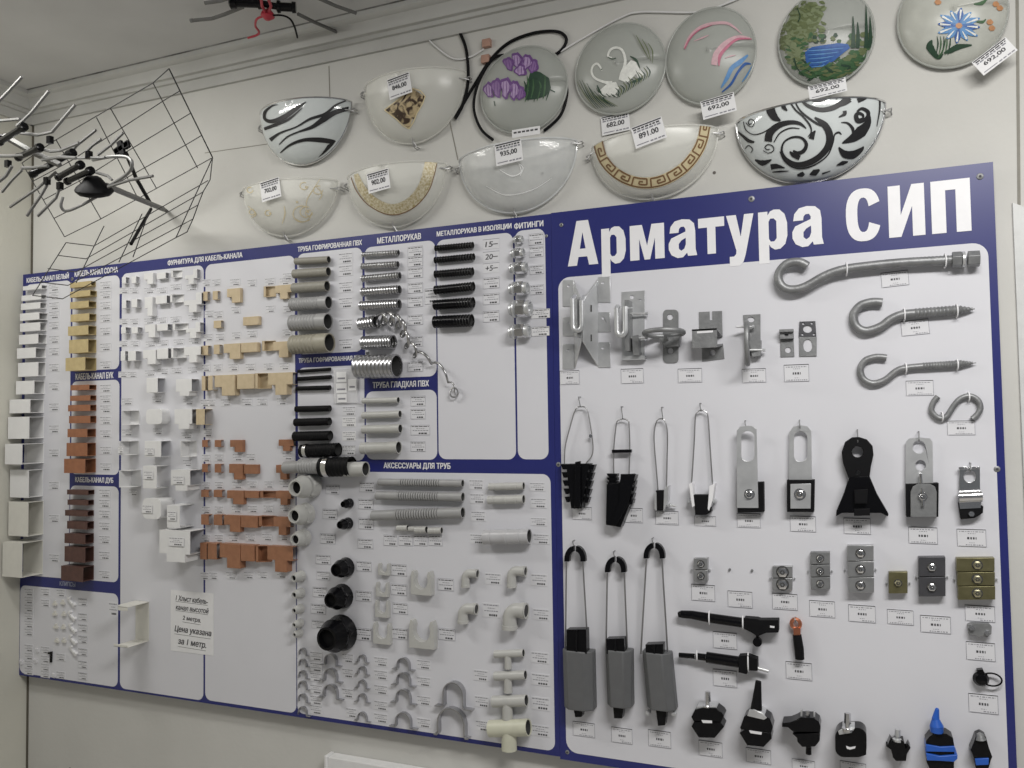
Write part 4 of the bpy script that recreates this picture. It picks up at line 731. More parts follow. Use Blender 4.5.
m = M(STEELD, bev=.0004); pl(m, [(780, 333), (793.4, 332.4), (794.4, 356.6), (780.6, 357)], 0, .003, [pc(788, 350, 3, 10)]); pl(m, [(779.4, 329.6), (793.4, 329), (793.6, 338.4), (780, 339)], .003, .014, [pc(786.4, 334.8, 2.2, 8, 1.2)]); pl(m, [(779.2, 329.4), (793.4, 328.8), (793.4, 331.6), (779.2, 332)], .014, .022)
thing('small_bracket', 'small grey steel step bracket beside the dark drilled plate', 'bracket', m)
m = M(STEELD, DKSTEEL, bev=.0004); pl(m, [(799, 336.8), (816.8, 336.8), (816.6, 356.2), (799.2, 356.6)], 0, .003, [pc(807.8, 345.6, 4.6, 14, 6.4)])
d = M(DKSTEEL, bev=.0004); pl(d, [(799.4, 321.6), (815.4, 321), (816.4, 336.6), (798.8, 336.8)], 0, .0036, [pc(807.6, 329, 4.6, 14, 3.8), pc(803.4, 323.6, 1.3, 8), pc(811.8, 323.2, 1.3, 8), pc(802.6, 334.4, 1.3, 8), pc(814, 334.2, 1.3, 8)])
thing('drilled_plate', 'small steel plate with a dark drilled upper half and oval slot', 'bracket', [('lower_plate', m), ('dark_upper_plate', d)])
rt(784, 364.4, 809, 381.6, 'below the small step bracket and drilled plate', 0)
# --- big hooks
def hook(raw, dia, label, ties, extra=None, mt=STEELD, thread=None, tip=None, name='screw_hook'):
    r = dia/2*mm(*raw[len(raw)//2]); h = (1.8*r if extra else r)+.001; P = cat_rom(raw, 6); p3 = [at(q[0], q[1], h) for q in P]; n = len(p3); rad = [r]*n
    if tip: rad = [r*(1 if q[0] < tip else max(.15, (raw[-1][0]-q[0])/(raw[-1][0]-tip))) if i > n//2 else r for i, q in enumerate(P)]
    m = M(mt); m.tube(p3, rad, 14); ps = [('shank', m)]
    if thread:
        t = M(mt); k0 = [i for i, q in enumerate(P) if q[0] > thread and i > n//2][0]; a, b = p3[k0], p3[-1]; L = (b-a).length; st = r*.75; k = int(L/st); pf = []
        for i in range(k):
            d = i*st; rr_ = r*(1 if (not tip or d/L < .7) else max(.2, 1-(d/L-.7)/.34)); pf += [(d, rr_*.96), (d+st*.5, rr_*(1.16 if tip else 1.05))]
        t.rev(pf, a, b, 14); ps.append(('thread', t))
    if extra: ps += extra(h, r)
    thing(name, label, 'hook', ps)
    for i, (tx, ty) in enumerate(ties):
        c = at(tx, ty, h); m = M(LETTER); m.tube([(c.x+.0015*math.cos(k*PI/8), c.y+(r+.0016)*math.sin(k*PI/8)*1.25, max(.0012, h+(r+.0016)*math.cos(k*PI/8)) if math.cos(k*PI/8) > -.3 else .0012) for k in range(16)], .0016, 6, closed=True)
        thing('cable_tie', 'clear cable tie %s the %s' % ('nearer the bend of' if i == 0 else 'further along', ' '.join(label.split()[:6])), 'cable tie', m, 'cable ties')
def nuts(h, r):
    out = []
    for nm, x0, x1, k, n in (('hex_nut', 952, 961.4, 1.75, 6), ('washer', 962, 965, 1.7, 20), ('hex_nut', 967.6, 979.6, 1.75, 6)):
        a, b = at(x0, 260-(x0-952)*.05, h), at(x1, 259.5-(x1-961)*.05, h); m = M(STEELD if nm != 'washer' else STEEL, bev=.0008); m.rev([(0, r*k), ((b-a).length, r*k)], a, b, n, ph=.3); out.append((nm, m))
    return out
hook([(807.4, 266), (801, 262.6), (794.5, 262), (786.6, 264), (780, 271), (778.4, 279), (782.4, 286.4), (791, 289.6), (804.6, 287), (825, 275.7), (842.7, 269.6), (865.6, 266.2), (901, 262.7), (941.8, 260.6), (953, 259.8)], 8.6,
     'long galvanised hook bolt with nuts across the upper board', [(846.5, 268.6), (945, 260.6)], nuts, thread=902, name='hook_bolt')
rt(881, 271.4, 908.6, 286.4, 'under the shank of the long hook bolt', 1, tilt=.05)
hook([(882.4, 302.6), (876, 302), (869.4, 302.6), (860, 306), (853.6, 315), (856, 326), (866, 331), (880.8, 326.6), (891, 319.2), (903.7, 314.4), (926.5, 312.6), (952, 310.6), (974.7, 308.8)], 8.6,
     'thick dull steel screw hook, second from the top', [(904, 314.6), (956.6, 310.8)], thread=914, tip=950)
rt(901, 320, 929, 335, 'under the shank of the thick screw hook', 2, tilt=.06)
hook([(886.6, 357.8), (881, 357), (873.6, 357.4), (864.8, 361), (860.4, 369.4), (863.4, 379), (873, 383.4), (885, 380), (896, 371.4), (905, 368.2), (926.5, 366), (952, 364.8), (976, 362.8)], 6.6,
     'thinner dull steel screw hook, third from the top', [(905.6, 368.4), (957, 364.8)], thread=922, tip=955)
rt(905.8, 380.4, 933.4, 395.6, 'under the shank of the thinner screw hook', 0)
hook([(938, 396.5), (933.4, 402.4), (931.6, 411), (938.6, 418), (946.6, 416.4), (953.6, 406), (960.6, 398.6), (970, 396), (978, 400.4), (980.4, 408), (977.6, 414), (972.4, 418.8)], 5.6, 'small grey steel S-shaped hook below the screw hooks', [(942, 416.6), (968.4, 396.8)], mt=STEELD, name='s_hook')
rt(947, 420.6, 975, 435, 'below the small S-shaped hook', 1)
# --- wedge clamps hung on wire loops
def loop(raw, r=.0016, h=.012): m = M(WIRE); m.tube([at(q[0], q[1], h) for q in cat_rom(raw, 6)], r, 8); return m
def hanger(cx, cy, cy2):
    m = M(STEELD); a, b = at(cx, cy, 0), at(cx+.4, cy2, .016); m.tube([(a.x, a.y, 0), (a.x, a.y, .018), (b.x, b.y-.001, .021), (b.x, b.y+.004, .024)], .0012, 6); return m
def hexbolt(cx, cy, r, D):
    b = M(CHROME, BORE, bev=.0004); c_ = at(cx, cy, D+.004); k_ = r*mm(cx, cy, D); up_ = (c_.x, c_.y, 1)
    b.rev([(0, k_*1.25), (.0006, k_*1.25)], (c_.x, c_.y, D), up_, 16, 1); b.rev([(0, k_*1.15), (.0012, k_*1.15)], (c_.x, c_.y, D+.0006), up_, 16); b.rev([(0, k_*.92), (.005, k_*.92), (.006, k_*.75)], (c_.x, c_.y, D+.0018), up_, 6); b.rev([(0, k_*.5), (.0003, k_*.5)], (c_.x, c_.y, D+.0078), up_, 10, 1); b.rev([(0, k_*.36), (.005, k_*.3)], (c_.x, c_.y, D+.008), up_, 10); return b
def hook_thing(cx, cy, cy2, what): thing('wall_hook', 'tiny wire hook on the board holding the %s' % what, 'hook', hanger(cx, cy, cy2), 'tiny wire hooks of the board')
body = M(BLACK, bev=.0008); h = .028
pl(body, [(566, 464), (589.5, 463.6), (581.5, 508.4), (571, 508.4)], 0, h); pl(body, [(575, 462), (580, 461), (580.5, 507), (574.4, 507)], h, h+.008)
te = M(BLACK)
for i in range(5):
    y = 464+i*8.2; k = i*.9; pl(te, [(560.6+k*1.1, y), (567+k*.5, y), (567+k*.5, y+5.4), (562.6+k*1.1, y+5.6)], .004, h-.006); pl(te, [(588+-k*.8, y+1), (594.8-k*1.5, y+.6), (593-k*1.5, y+6), (587.6-k*.8, y+6)], .004, h-.006)
fr = M(CHROME); a = at(590.6, 436, .014); fr.rev([(0, .0045), (.005, .0045)], (a.x, a.y, .010), (a.x, a.y, 1), 12)
thing('wedge_clamp', 'black toothed wedge clamp on a wide wire loop, first of the hanging row', 'wedge clamp', [('wedge_body', body), ('side_teeth', te), ('wire_loop', loop([(564.4, 466), (565.2, 446.6), (570, 427), (575.4, 409.6), (581, 406.8), (587, 409.6), (591, 429), (593, 446.6), (591.6, 456), (586, 463)])), ('ferrule', fr)])
hook_thing(580.6, 397, 406.6, 'wide loop of the toothed wedge clamp'); rt(572, 507, 592, 519.6, 'below the black toothed wedge clamp', 2)
body = M(BLACK, bev=.0008); pl(body, [(606.6, 484), (619, 483), (622, 475), (632, 474), (631.6, 499.4), (620.6, 527.4), (605.8, 524.8)], 0, .03); pl(body, [(620.6, 474), (635.6, 474), (628, 505), (616, 526), (611.6, 525.4), (619, 500)], .03, .038)
te = M(BLACK)
for i in range(5): pl(te, [(630, 475+i*6.2), (636-i*.7, 475+i*6.2), (635-i*.7, 479+i*6.2), (630, 480+i*6.2)], .006, .03)
te2 = M(BLACK)
for i in range(3): pl(te2, [(606.4, 473.6+i*4), (617, 473.8+i*4), (617, 476.4+i*4), (608.4, 476.4+i*4)], .006, .026)
pl(te2, [(609, 475), (616, 475), (616, 485), (609, 485)], .008, .022)
sp = M(BLACK, bev=.0005); pl(sp, [(611.8, 449.8), (631.2, 449.4), (631.2, 452.6), (611.8, 453)], .008, .018)
thing('wedge_clamp', 'black tilted wedge clamp whose wire loop passes through a black spacer bar', 'wedge clamp', [('wedge_body', body), ('side_teeth', te), ('side_teeth', te2), ('spacer_bar', sp), ('wire_loop', loop([(613.8, 474), (613.8, 448.6), (616.4, 424), (619, 420), (623, 419), (627, 420), (629, 424), (629.8, 448.6), (629, 475)]))])
hook_thing(623, 406.6, 419, 'loop with the black spacer bar'); rt(624.4, 508, 643, 522.6, 'beside the black tilted wedge clamp', 1)
body = M(BLACKM); pl(body, [(655.8, 490.6), (664.4, 490.2), (663, 510.4), (656.4, 510.6)], .006, .022); sd = M(STEEL, bev=.0005); pl(sd, [(654, 494), (656.2, 492), (656.6, 511), (654.4, 509)], 0, .026); pl(sd, [(664, 489), (668.4, 485.4), (668, 500), (663.4, 511.6)], 0, .026)
bo = M(STEEL); a, b = at(666, 504.6, .012), at(676, 506, .012); bo.tube([a, b], .0026, 8); bo.rev([(0, .0055), (.006, .0055)], at(668, 505, .012), b, 6)
thing('wedge_clamp', 'narrow metal-cheeked wedge clamp with a side bolt on a slim wire loop', 'wedge clamp', [('rubber_core', body), ('cheek_plates', sd), ('side_bolt', bo), ('wire_loop', loop([(658, 490), (656.6, 472), (654.4, 446), (654.2, 432), (656.4, 421.6), (660, 418.8), (664.6, 420.6), (667.4, 433), (667, 462), (666.4, 490)]))])
hook_thing(663, 407.2, 419.4, 'slim loop of the narrow clamp'); rt(655.6, 511, 678.6, 524.6, 'below the narrow metal-cheeked clamp', 0)
body = M(BLACKM); pl(body, [(693.4, 495), (708.6, 495), (711, 512), (706, 515), (695.2, 515)], .004, .028); sd = M(LETTER, bev=.0005); pl(sd, [(688.8, 484), (692, 482.6), (694.6, 506), (692, 507.4)], 0, .03); pl(sd, [(709.4, 486), (714.8, 483.6), (712.6, 500), (709, 511), (707.6, 509)], 0, .03)
bo = M(STEEL)
for x in (689, 714): bolt(bo, x, 501.6, 2.2, .004, .02)
thing('wedge_clamp', 'black wedge clamp with pale cheeks and two nuts on a tall wire loop', 'wedge clamp', [('rubber_core', body), ('pale_cheeks', sd), ('side_nuts', bo), ('wire_loop', loop([(691.4, 486), (692.6, 468), (694.3, 440), (695.4, 417), (698, 411.6), (701.6, 410.2), (705.4, 411.6), (708, 417), (710.2, 448.6), (712.8, 488)]))])
hook_thing(701, 403.4, 411, 'tall loop of the pale-cheeked clamp'); rt(694.4, 516, 716, 526, 'below the wedge clamp with pale cheeks', 2)
# --- suspension clamps
def slotp(x0, x1, y0, y1): return [(x, y) for x, y in rrect(x0, x1, y0, y1, (x1-x0)*.49, 6)]
m = M(STEEL, bev=.0006); h = .026
pl(m, [(736.9, 508), (736.7, 430), (740, 426.6), (746, 425.6), (752, 426), (756.6, 429), (758.4, 508)], h-.003, h, [slotp(741.2, 754.4, 431, 461.4)])
pad = M(BLACKM, bev=.001); pl(pad, [(736.7, 482.6), (763.6, 482), (764, 512), (737.6, 512.8)], 0, h-.004); nt = hexbolt(749.2, 494.4, 4.2, h)
thing('suspension_clamp', 'long slotted steel strap clamp over an offset black pad', 'suspension clamp', [('slotted_strap', m), ('rubber_pad', pad), ('nut', nt)])
hook_thing(745.8, 420.6, 428, 'long strap over the offset pad'); rt(737, 513.4, 760.4, 527.6, 'below the strap clamp with an offset pad', 0)
m = M(STEEL, bev=.0006); pl(m, [(788.8, 484), (789.4, 432), (793, 426.6), (800, 425), (807.6, 426.4), (811.4, 431), (811.8, 484)], .010, .013, [slotp(793.9, 807.3, 431.6, 461.6)])
pad = M(BLACKM, bev=.001); pl(pad, [(786.8, 480), (814.6, 479.8), (814, 512), (787, 512)], 0, h-.003); pt = M(STEEL, bev=.0006); pl(pt, [(790.4, 484), (811, 483.6), (810.6, 508.6), (790.4, 508.6)], h-.003, h); nt = hexbolt(799.8, 494.4, 4.6, h)
thing('suspension_clamp', 'slotted steel strap clamp with a square steel plate framed in black', 'suspension clamp', [('slotted_strap', m), ('rubber_pad', pad), ('square_plate', pt), ('nut', nt)])
hook_thing(799.8, 420, 428, 'strap with the square framed plate'); rt(790, 516, 815.8, 531.6, 'below the strap clamp with a square plate', 1)
m = M(BLACKM, bev=.001); pl(m, [(848.6, 479), (843, 463), (841.6, 452), (845, 442), (852, 437.4), (859, 437), (867, 439.6), (872.6, 446), (873.6, 455), (871, 466), (869.6, 477), (862, 481), (855, 481)], .010, .022, [pc(857.6, 452, 5.6, 16), pc(858.4, 472.4, 2.4, 10)])
lo = M(BLACK, bev=.001); pl(lo, [(849, 477), (869.6, 476.4), (877, 494), (888.6, 514), (888, 516.6), (881, 513), (842, 513), (836, 516.4), (836.4, 511), (843.6, 494)], 0, .034); bx = M(BLACKM, bev=.001); pl(bx, [(854.4, 490), (868, 489.4), (867.4, 503.6), (854.6, 503.6)], .034, .046); pl(bx, [(854, 509), (870, 508.6), (870, 515.6), (854, 516)], .03, .04)
thing('suspension_clamp', 'all black clamp with a round eyed top and a spreading base', 'suspension clamp', [('eye_plate', m), ('spreading_base', lo), ('latch_block', bx)])
hook_thing(857.4, 429.4, 442, 'all black eyed clamp'); rt(843.6, 518, 870.6, 534, 'below the all black spreading clamp', 2)
m = M(STEEL, bev=.0006); pl(m, [(905.6, 484), (905.8, 442), (909, 438.6), (919, 437.4), (930, 438.4), (932.6, 442), (933, 484)], .008, .011, [pc(919, 447, 6.6, 16), pc(920.6, 465.4, 5.4, 16)])
pad = M(BLACKM, bev=.001); pl(pad, [(905.8, 484), (938.8, 483), (938.4, 517), (906.4, 517)], 0, .024); pt = M(STEELD, bev=.0006); pl(pt, [(910.6, 517), (910.6, 492), (913, 486.6), (918, 484), (930, 484), (935, 486.6), (936.8, 492), (936.6, 517)], .024, .03)
bo = M(CHROME); p, q = at(920.6, 474, .02), at(923, 506, .036); bo.tube([p, q], .003, 8); hb_ = hexbolt(922.6, 497, 3.6, .03)
thing('suspension_clamp', 'steel clamp with two round holes above a rounded plate and long bolt', 'suspension clamp', [('holed_strap', m), ('rubber_pad', pad), ('rounded_plate', pt), ('long_bolt', bo), ('nut', hb_)])
hook_thing(918.4, 431.4, 441, 'clamp with two round holes'); rt(908.4, 527, 937.4, 543.6, 'below the clamp with two round holes', 0)
m = M(CHROME, bev=.0006); pl(m, [(959, 494), (959.2, 467.4), (980, 467), (980.2, 495)], .006, .009, [pc(969.6, 476.6, 6, 16)]); pl(m, [(958.8, 467), (980, 466.6), (980, 469), (958.8, 469.4)], .009, .016)
a, b = at(958.6, 497, .016), at(982, 496, .016); rl = M(CHROME); rl.rev([(0, .012), ((b-a).length, .012)], a, b, 16); rl.prism([(X(958.4, 497, .02), Z(958.4, 497, .02)), (X(982, 496, .02), Z(982, 496, .02)), (X(980.6, 508, .02), Z(980.6, 508, .02)), (X(960, 509, .02), Z(960, 509, .02))], .012, .02)
bk = M(BLACKM, bev=.001); pl(bk, [(958.6, 503), (983.4, 506), (983, 513), (975, 518), (961, 519.4)], 0, .018); nt = M(CHROME); bolt(nt, 971.6, 514, 2.8, .018, .023)
thing('suspension_clamp', 'short bright steel clamp rolled over a black core, last of the row', 'suspension clamp', [('holed_plate', m), ('rolled_cover', rl), ('black_core', bk), ('nut', nt)])
hook_thing(969.6, 462.8, 471, 'short bright rolled clamp'); rt(956.8, 529, 986, 546.4, 'below the short bright rolled clamp', 1)
# --- grey bodied anchor clamps on wire bows
def anchor(ac, wl, wr, wedge, bodyq, foot, label, bolts=()):
    h = .020; (ax, ay) = ac; ar = M(BLACK, bev=.0008)
    for sgn in (-1, 1):
        o = [(ax+sgn*(1+9.6*math.sin(t*PI/16)), ay+7-13.6*math.cos(t*PI/16)*1.0) for t in range(9)]; i = [(ax+sgn*(1+4.6*math.sin(t*PI/16)), ay+7.4-8.4*math.cos(t*PI/16)) for t in range(8, -1, -1)]
        pl(ar, o+[(ax+sgn*10.6, ay+9), (ax+sgn*5.6, ay+9)]+i, h-.007, h+.007)
    wi = M(WIRE)
    for w in (wl, wr): wi.tube([at(*w[0], h), at(*w[1], h)], .0021, 8)
    wd = M(BLACK, bev=.0008); pl(wd, wedge, h-.004, h+.022); cx = sum(p[0] for p in wedge)/len(wedge); y0 = min(p[1] for p in wedge); y1 = max(p[1] for p in wedge)
    wd2 = M(BLACKM); pl(wd2, [(cx-.8, y0+1), (cx+.8, y0+1), (cx+.8, y1), (cx-.8, y1)], h+.022, h+.025)
    D = .046; Q = px(bodyq, D); (xa, za), (xb, zb), (xc, zc), (xd, zd) = Q; bo = M(BODYG, bev=.0025)
    zt, z0 = (za+zb)/2, (zc+zd)/2
    def ring(x0, x1, z): w = x1-x0; return [(x0, z, .002), (x0, z, D*.62), (x0+w*.2, z, D), (x0+w*.74, z, D), (x1, z, D*.66), (x1, z, .002)]
    r1, r2 = ring(xa, xb, zt), ring(xd, xc, z0); k = 6
    bo.add(r1+r2, [tuple(range(k)), tuple(range(2*k-1, k-1, -1))]+[(i, k+i, k+(i+1) % k, (i+1) % k) for i in range(k)])
    ft = M(BLACK, bev=.0008); pl(ft, foot, .01, .032)
    ps = [('body', bo), ('bow', ar), ('wire_bow', wi), ('wedge', wd, [('wedge_slot', wd2)]), ('foot', ft)]
    for q in bolts: b = M(STEEL); bolt(b, q[0], q[1], 2.2, .01, .03, 10); ps.append(('bolt', b))
    thing('anchor_clamp', label, 'anchor clamp', ps, 'grey bodied anchor clamps')
anchor((574.7, 552.6), [(566.4, 562), (565.4, 650)], [(582.8, 562), (588, 650)], [(566.4, 629.6), (586, 629.4), (586.6, 654), (566.4, 654)], [(560.2, 651.6), (590.6, 652), (592, 710.6), (562, 711.6)], [(573.4, 708), (583, 708), (581.6, 717), (575, 717.4)], 'widest grey anchor clamp on a wire bow, beside the board frame')
hook_thing(574.8, 540, 548, 'widest grey anchor clamp'); rt(573, 722, 595, 736.4, 'below the widest grey anchor clamp', 1)
anchor((615.3, 563.4), [(607.3, 573), (606, 650)], [(624.3, 573), (627.4, 650)], [(606, 639), (624, 638.4), (624.6, 654), (606.4, 654)], [(603.2, 651.6), (629.6, 651), (630.2, 708), (605.6, 709)], [(612.8, 705), (623.8, 705), (622, 718.6), (614, 718.4)], 'grey anchor clamp hanging lower on its wire bow, middle of three')
hook_thing(615.2, 550.6, 559, 'middle grey anchor clamp'); rt(611.4, 727.6, 632.4, 743, 'below the middle grey anchor clamp', 2)
anchor((654, 549.6), [(646.4, 559), (640.8, 654)], [(661.9, 559), (667.8, 654)], [(645.4, 644.6), (663, 644), (663, 655), (645.6, 655.6)], [(640.4, 653.6), (669, 654), (674.6, 711), (645.6, 711.8)], [(655.4, 708), (666.8, 708), (665, 725.4), (658, 726)], 'grey anchor clamp with slanting sides and two bolts at its base', bolts=((647.4, 713.6), (673.6, 714.6)))
hook_thing(653.6, 537.4, 546, 'slanting grey anchor clamp'); rt(648.4, 730.4, 671, 747, 'below the slanting grey anchor clamp', 0)
# --- small plate clamps in a row
PLATE = mat('clamp_plate_zinc', (.50, .505, .51), .32, .75, scale=30, rgb2=(.38, .385, .39))
def blocks(x0, y0, x1, y1, n, mt, label, D=.018, nb=None, r=3, sk=0, bx=.5):
    ps = []; hh = (y1-y0)/n
    for i in range(n):
        m = M(mt, bev=.0007); pl(m, [(x0+sk*i, y0+hh*i+.3), (x1+sk*i*.4, y0+hh*i), (x1+sk*i*.4, y0+hh*(i+1)-.8), (x0+sk*i, y0+hh*(i+1)-.5)], 0, D-.001*(i % 2)); ps.append(('clamp_plate', m))
        b = M(CHROME if mt is not BRASS else mat('brassy_bolt', (.45, .42, .28), .3, .9), BORE, bev=.0004); cx = x0+(x1-x0)*bx; cy = y0+hh*(i+.52); c_ = at(cx, cy, D+.004); k_ = r*mm(cx, cy, D); up_ = (c_.x, c_.y, 1)
        b.rev([(0, k_*1.22), (.0006, k_*1.22)], (c_.x, c_.y, D), up_, 14, 1); b.rev([(0, k_), (.004, k_), (.005, k_*.8)], (c_.x, c_.y, D+.0006), up_, 6); b.rev([(0, k_*.5), (.0002, k_*.5)], (c_.x, c_.y, D+.0057), up_, 6, 1); b.rev([(0, k_*.26), (.0012, k_*.22)], (c_.x, c_.y, D+.0058), up_, 8); ps.append(('bolt', b))
    sd = M(STEEL); cy = (y0+y1)/2
    for sx in (x0-2.2, x1+2.2): bolt(sd, sx, cy, .9, 0, .006, 8)
    ps.append(('side_pins', sd)); thing('plate_clamp', label, 'plate clamp', ps, 'small plate clamps in a row')
blocks(693.6, 558, 707.6, 582, 2, PLATE, 'small pale plate clamp of two square blocks with screws', r=3.2); rt(691.4, 584.4, 715, 600.8, 'below the small pale two-block clamp', 1)
for x, y in ((729.6, 569.6), (752, 570.6)): thing('wall_pin', 'bare steel pin %s an empty place in the clamp row' % ('beginning' if x < 740 else 'ending'), 'pin', nail(x, y, 1.3), 'bare pins in the clamp row')
rt(727.8, 591, 752.4, 607.4, 'with no clamp above it in the clamp row', 2)
blocks(772.4, 566, 792.4, 590.6, 2, PLATE, 'pale plate clamp with two large hexagon nuts', r=5.2, D=.014, bx=.5); rt(772.2, 593.4, 797.6, 609.6, 'below the plate clamp with large hexagon nuts', 0)
blocks(810.4, 552, 829.8, 590, 3, STEELD, 'narrow grey plate clamp stacked of three blocks', r=3.2, sk=.3); rt(809.4, 600.6, 835, 617, 'below the narrow grey three-block clamp', 1)
blocks(847.2, 545.4, 873.6, 593.4, 3, PLATE, 'tall bright plate clamp stacked of three blocks', r=4, sk=.6, D=.022); rt(848.4, 605, 875.4, 622, 'below the tall bright three-block clamp', 2)
blocks(888.8, 572, 907.6, 594, 1, BRASS, 'single olive coloured square plate clamp', r=3.2); rt(887.2, 609.6, 913.4, 624.4, 'below the single olive plate clamp', 0)
blocks(918.6, 557, 945.4, 597, 2, DKSTEEL, 'dark grey plate clamp with two bright bolts', r=4, D=.022, bx=.5, sk=.4); rt(920.2, 615.6, 950.6, 632.8, 'below the dark grey plate clamp', 1)
blocks(956.6, 558, 994.6, 600.4, 3, BRASS, 'large olive plate clamp of three blocks beside the board frame', r=4.2, sk=.8, D=.022, bx=.55); rt(964.8, 605.4, 994.8, 621.4, 'below the large olive three-block clamp', 2)
# --- long black fuse holders
h = .016
def rod(m, ps, hh=h):
    for (x0, y0, r0), (x1, y1, r1) in zip(ps, ps[1:]): a, b = at(x0, y0, hh), at(x1, y1, hh); m.rev([(0, r0*mm(x0, y0)), ((b-a).length, r1*mm(x1, y1))], a, b, 14)
    return m
body = rod(M(BLACK), [(678.4, 614.6, 2.6), (682, 614.2, 3.8), (692, 614.8, 4.2), (710, 618, 4.8), (745, 623, 5)]); jaw = M(BLACKM, bev=.001); pl(jaw, [(744, 618), (757, 619), (760, 620), (778.6, 620), (778.4, 632.6), (766, 633), (757, 636.6), (752, 633), (744, 629)], .004, .03)
kn = M(BLACK); c = at(757.4, 642, .02); kn.rev([(0, .010), (.012, .010)], (c.x, c.y, .012), (c.x, c.y, 1), 16); kn.rev([(0, .0035), (.02, .0035)], (c.x, c.y, .018), (c.x, c.y+.5, .018), 8); mk = M(LETTER); pl(mk, [(770, 625.6), (774.6, 626.4), (774.4, 628), (770, 627.6)], .03, .031)
thing('fuse_holder', 'long black tapered holder with a jaw end and hanging round knob', 'fuse holder', [('barrel', body), ('jaw', jaw), ('knob', kn), ('white_mark', mk)])
for i, (x, y) in enumerate(((709.4, 617.8), (743, 622.6))):
    c = at(x, y, h); m = M(LETTER); R = 5.6*mm(x, y); m.tube([(c.x+.001*math.cos(k*PI/8), c.y+R*1.15*math.sin(k*PI/8), max(.001, h+R*math.cos(k*PI/8))) for k in range(16)], .0017, 6, closed=True); thing('cable_tie', 'white cable tie %s the long black jawed holder' % ('round the barrel of' if i == 0 else 'next to the jaw of'), 'cable tie', m, 'cable ties')
rt(713, 632, 737, 648.6, 'below the long black jawed holder', 1)
body = rod(M(BLACK), [(679, 655, 2.4), (695, 656.2, 2.6)]); rod(body, [(696, 656.2, 3.4), (706, 657.4, 3.4)]); rod(body, [(706.6, 657.2, 5.4), (739, 662, 5.6)]); st = M(STEEL); rod(st, [(695, 656, 2), (708, 657.8, 2)]); rod(st, [(757, 668, 1.8), (768.6, 671.2, 1.8)]); bl = M(BLACKM, bev=.001); pl(bl, [(738.6, 656), (748, 655.6), (757.4, 659), (757.6, 671), (748, 670.6), (746.8, 674.4), (738.4, 672.6)], .004, .028)
thing('fuse_holder', 'shorter black stepped holder with a block and a thin steel pin end', 'fuse holder', [('barrel', body), ('steel_pin', st), ('end_block', bl)])
for i, (x, y) in enumerate(((697, 655.6), (748.4, 662))):
    c = at(x, y, h); m = M(LETTER); R = (4 if i == 0 else 8)*mm(x, y); m.tube([(c.x+.001*math.cos(k*PI/8), c.y+R*1.15*math.sin(k*PI/8), max(.001, h+R*.9*math.cos(k*PI/8))) for k in range(16)], .0017, 6, closed=True); thing('cable_tie', 'white cable tie %s the black stepped holder' % ('at the thin end of' if i == 0 else 'round the block of'), 'cable tie', m, 'cable ties')
rt(713, 669.6, 737, 686.6, 'below the black stepped holder', 2)
m = M(COPPER); c = at(795.8, 623.8, .012); m.tube([(c.x+.0095*math.cos(k*PI/8), c.y+.0105*math.sin(k*PI/8), .012) for k in range(16)], .0042, 8, closed=True); pl(m, [(793.4, 628), (800.4, 628), (800.4, 636), (793.6, 636)], .006, .018); sl = rod(M(BLACKM), [(797, 634.6, 4.2), (799, 648, 4.6), (799.8, 659, 4.4)], .013)
thing('cable_lug', 'small copper ring lug with a black heat shrink sleeve', 'cable lug', [('copper_ring', m), ('black_sleeve', sl)]); hook_thing(795.4, 617, 621, 'copper ring lug'); rt(785.8, 662, 812, 679.6, 'below the copper ring lug', 0)
m = M(STEELD, bev=.001); pl(m, [(967.6, 625), (971, 623.4), (989, 624), (991.8, 626.4), (991.4, 634), (987, 637.4), (982, 636), (979, 638), (975, 635.6), (969, 635)], 0, .014); b = M(CHROME); bolt(b, 972, 628, 3, .014, .02); b2 = M(CHROME); bolt(b2, 987.6, 633.6, 2.6, .014, .02)
thing('two_bolt_clip', 'tiny grey clip with two bright bolts beside the board frame', 'clip', [('clip_body', m), ('bolt', b), ('bolt', b2)]); rt(966, 642, 995, 660.4, 'below the tiny two-bolt clip', 1)
m = M(BLACK); c = at(981, 679, .014); m.rev([(0, .004), (.003, .011), (.010, .0155), (.018, .011), (.021, .003)], (c.x, c.y, .002), (c.x, c.y, 1), 18); pl(m, [(977, 670), (983, 669.4), (985, 674), (978, 675)], .004, .018); lp = M(BLACKM); c = at(991.6, 678.6, .012); lp.tube([(c.x+.0185*math.cos(k*PI/10), c.y+.013*math.sin(k*PI/10)-.002, .012) for k in range(20)], .0018, 6, closed=True)
thing('cap_with_loop', 'small black round cap with a thin strap loop', 'cap', [('cap', m), ('strap_loop', lp)]); rt(968.4, 694, 998, 713, 'below the small black cap with a loop', 2)
# --- piercing connectors along the bottom
def stud(cx, y0, y1, r, hh, mt=CHROME):
    m = M(mt); a, b = at(cx, y1, hh), at(cx, y0, hh); L = (b-a).length; s = mm(cx, y0); R = r*s; m.rev([(0, R*1.7), (L*.16, R*1.7), (L*.2, R*1.1)], a, b, 16); m.rev([(L*.2, R*.7), (L*.5, R*.7)], a, b, 12); m.rev([(L*.42, R), (L, R*.92)], a, b, 6); return m
h = .03
up = M(BLACK, bev=.001); pl(up, [(691.2, 717), (695, 709.6), (703, 708), (716, 708.4), (722, 713), (723.8, 716.4), (721, 722.6), (694, 722)], 0, h+.012); lo = M(BLACK, bev=.001); pl(lo, [(694.6, 721), (720, 721.6), (724, 727), (714.6, 738), (698.6, 737.6), (691.4, 726.4)], 0, h+.012); sl = M(LETTER); pl(sl, [(701.4, 720.2), (712, 720.8), (712, 723.2), (703, 723)], h+.012, h+.0135); wp = M(STEEL); pl(wp, [(697, 706.6), (716, 706.8), (717, 709.4), (696, 709.4)], .004, h+.008)
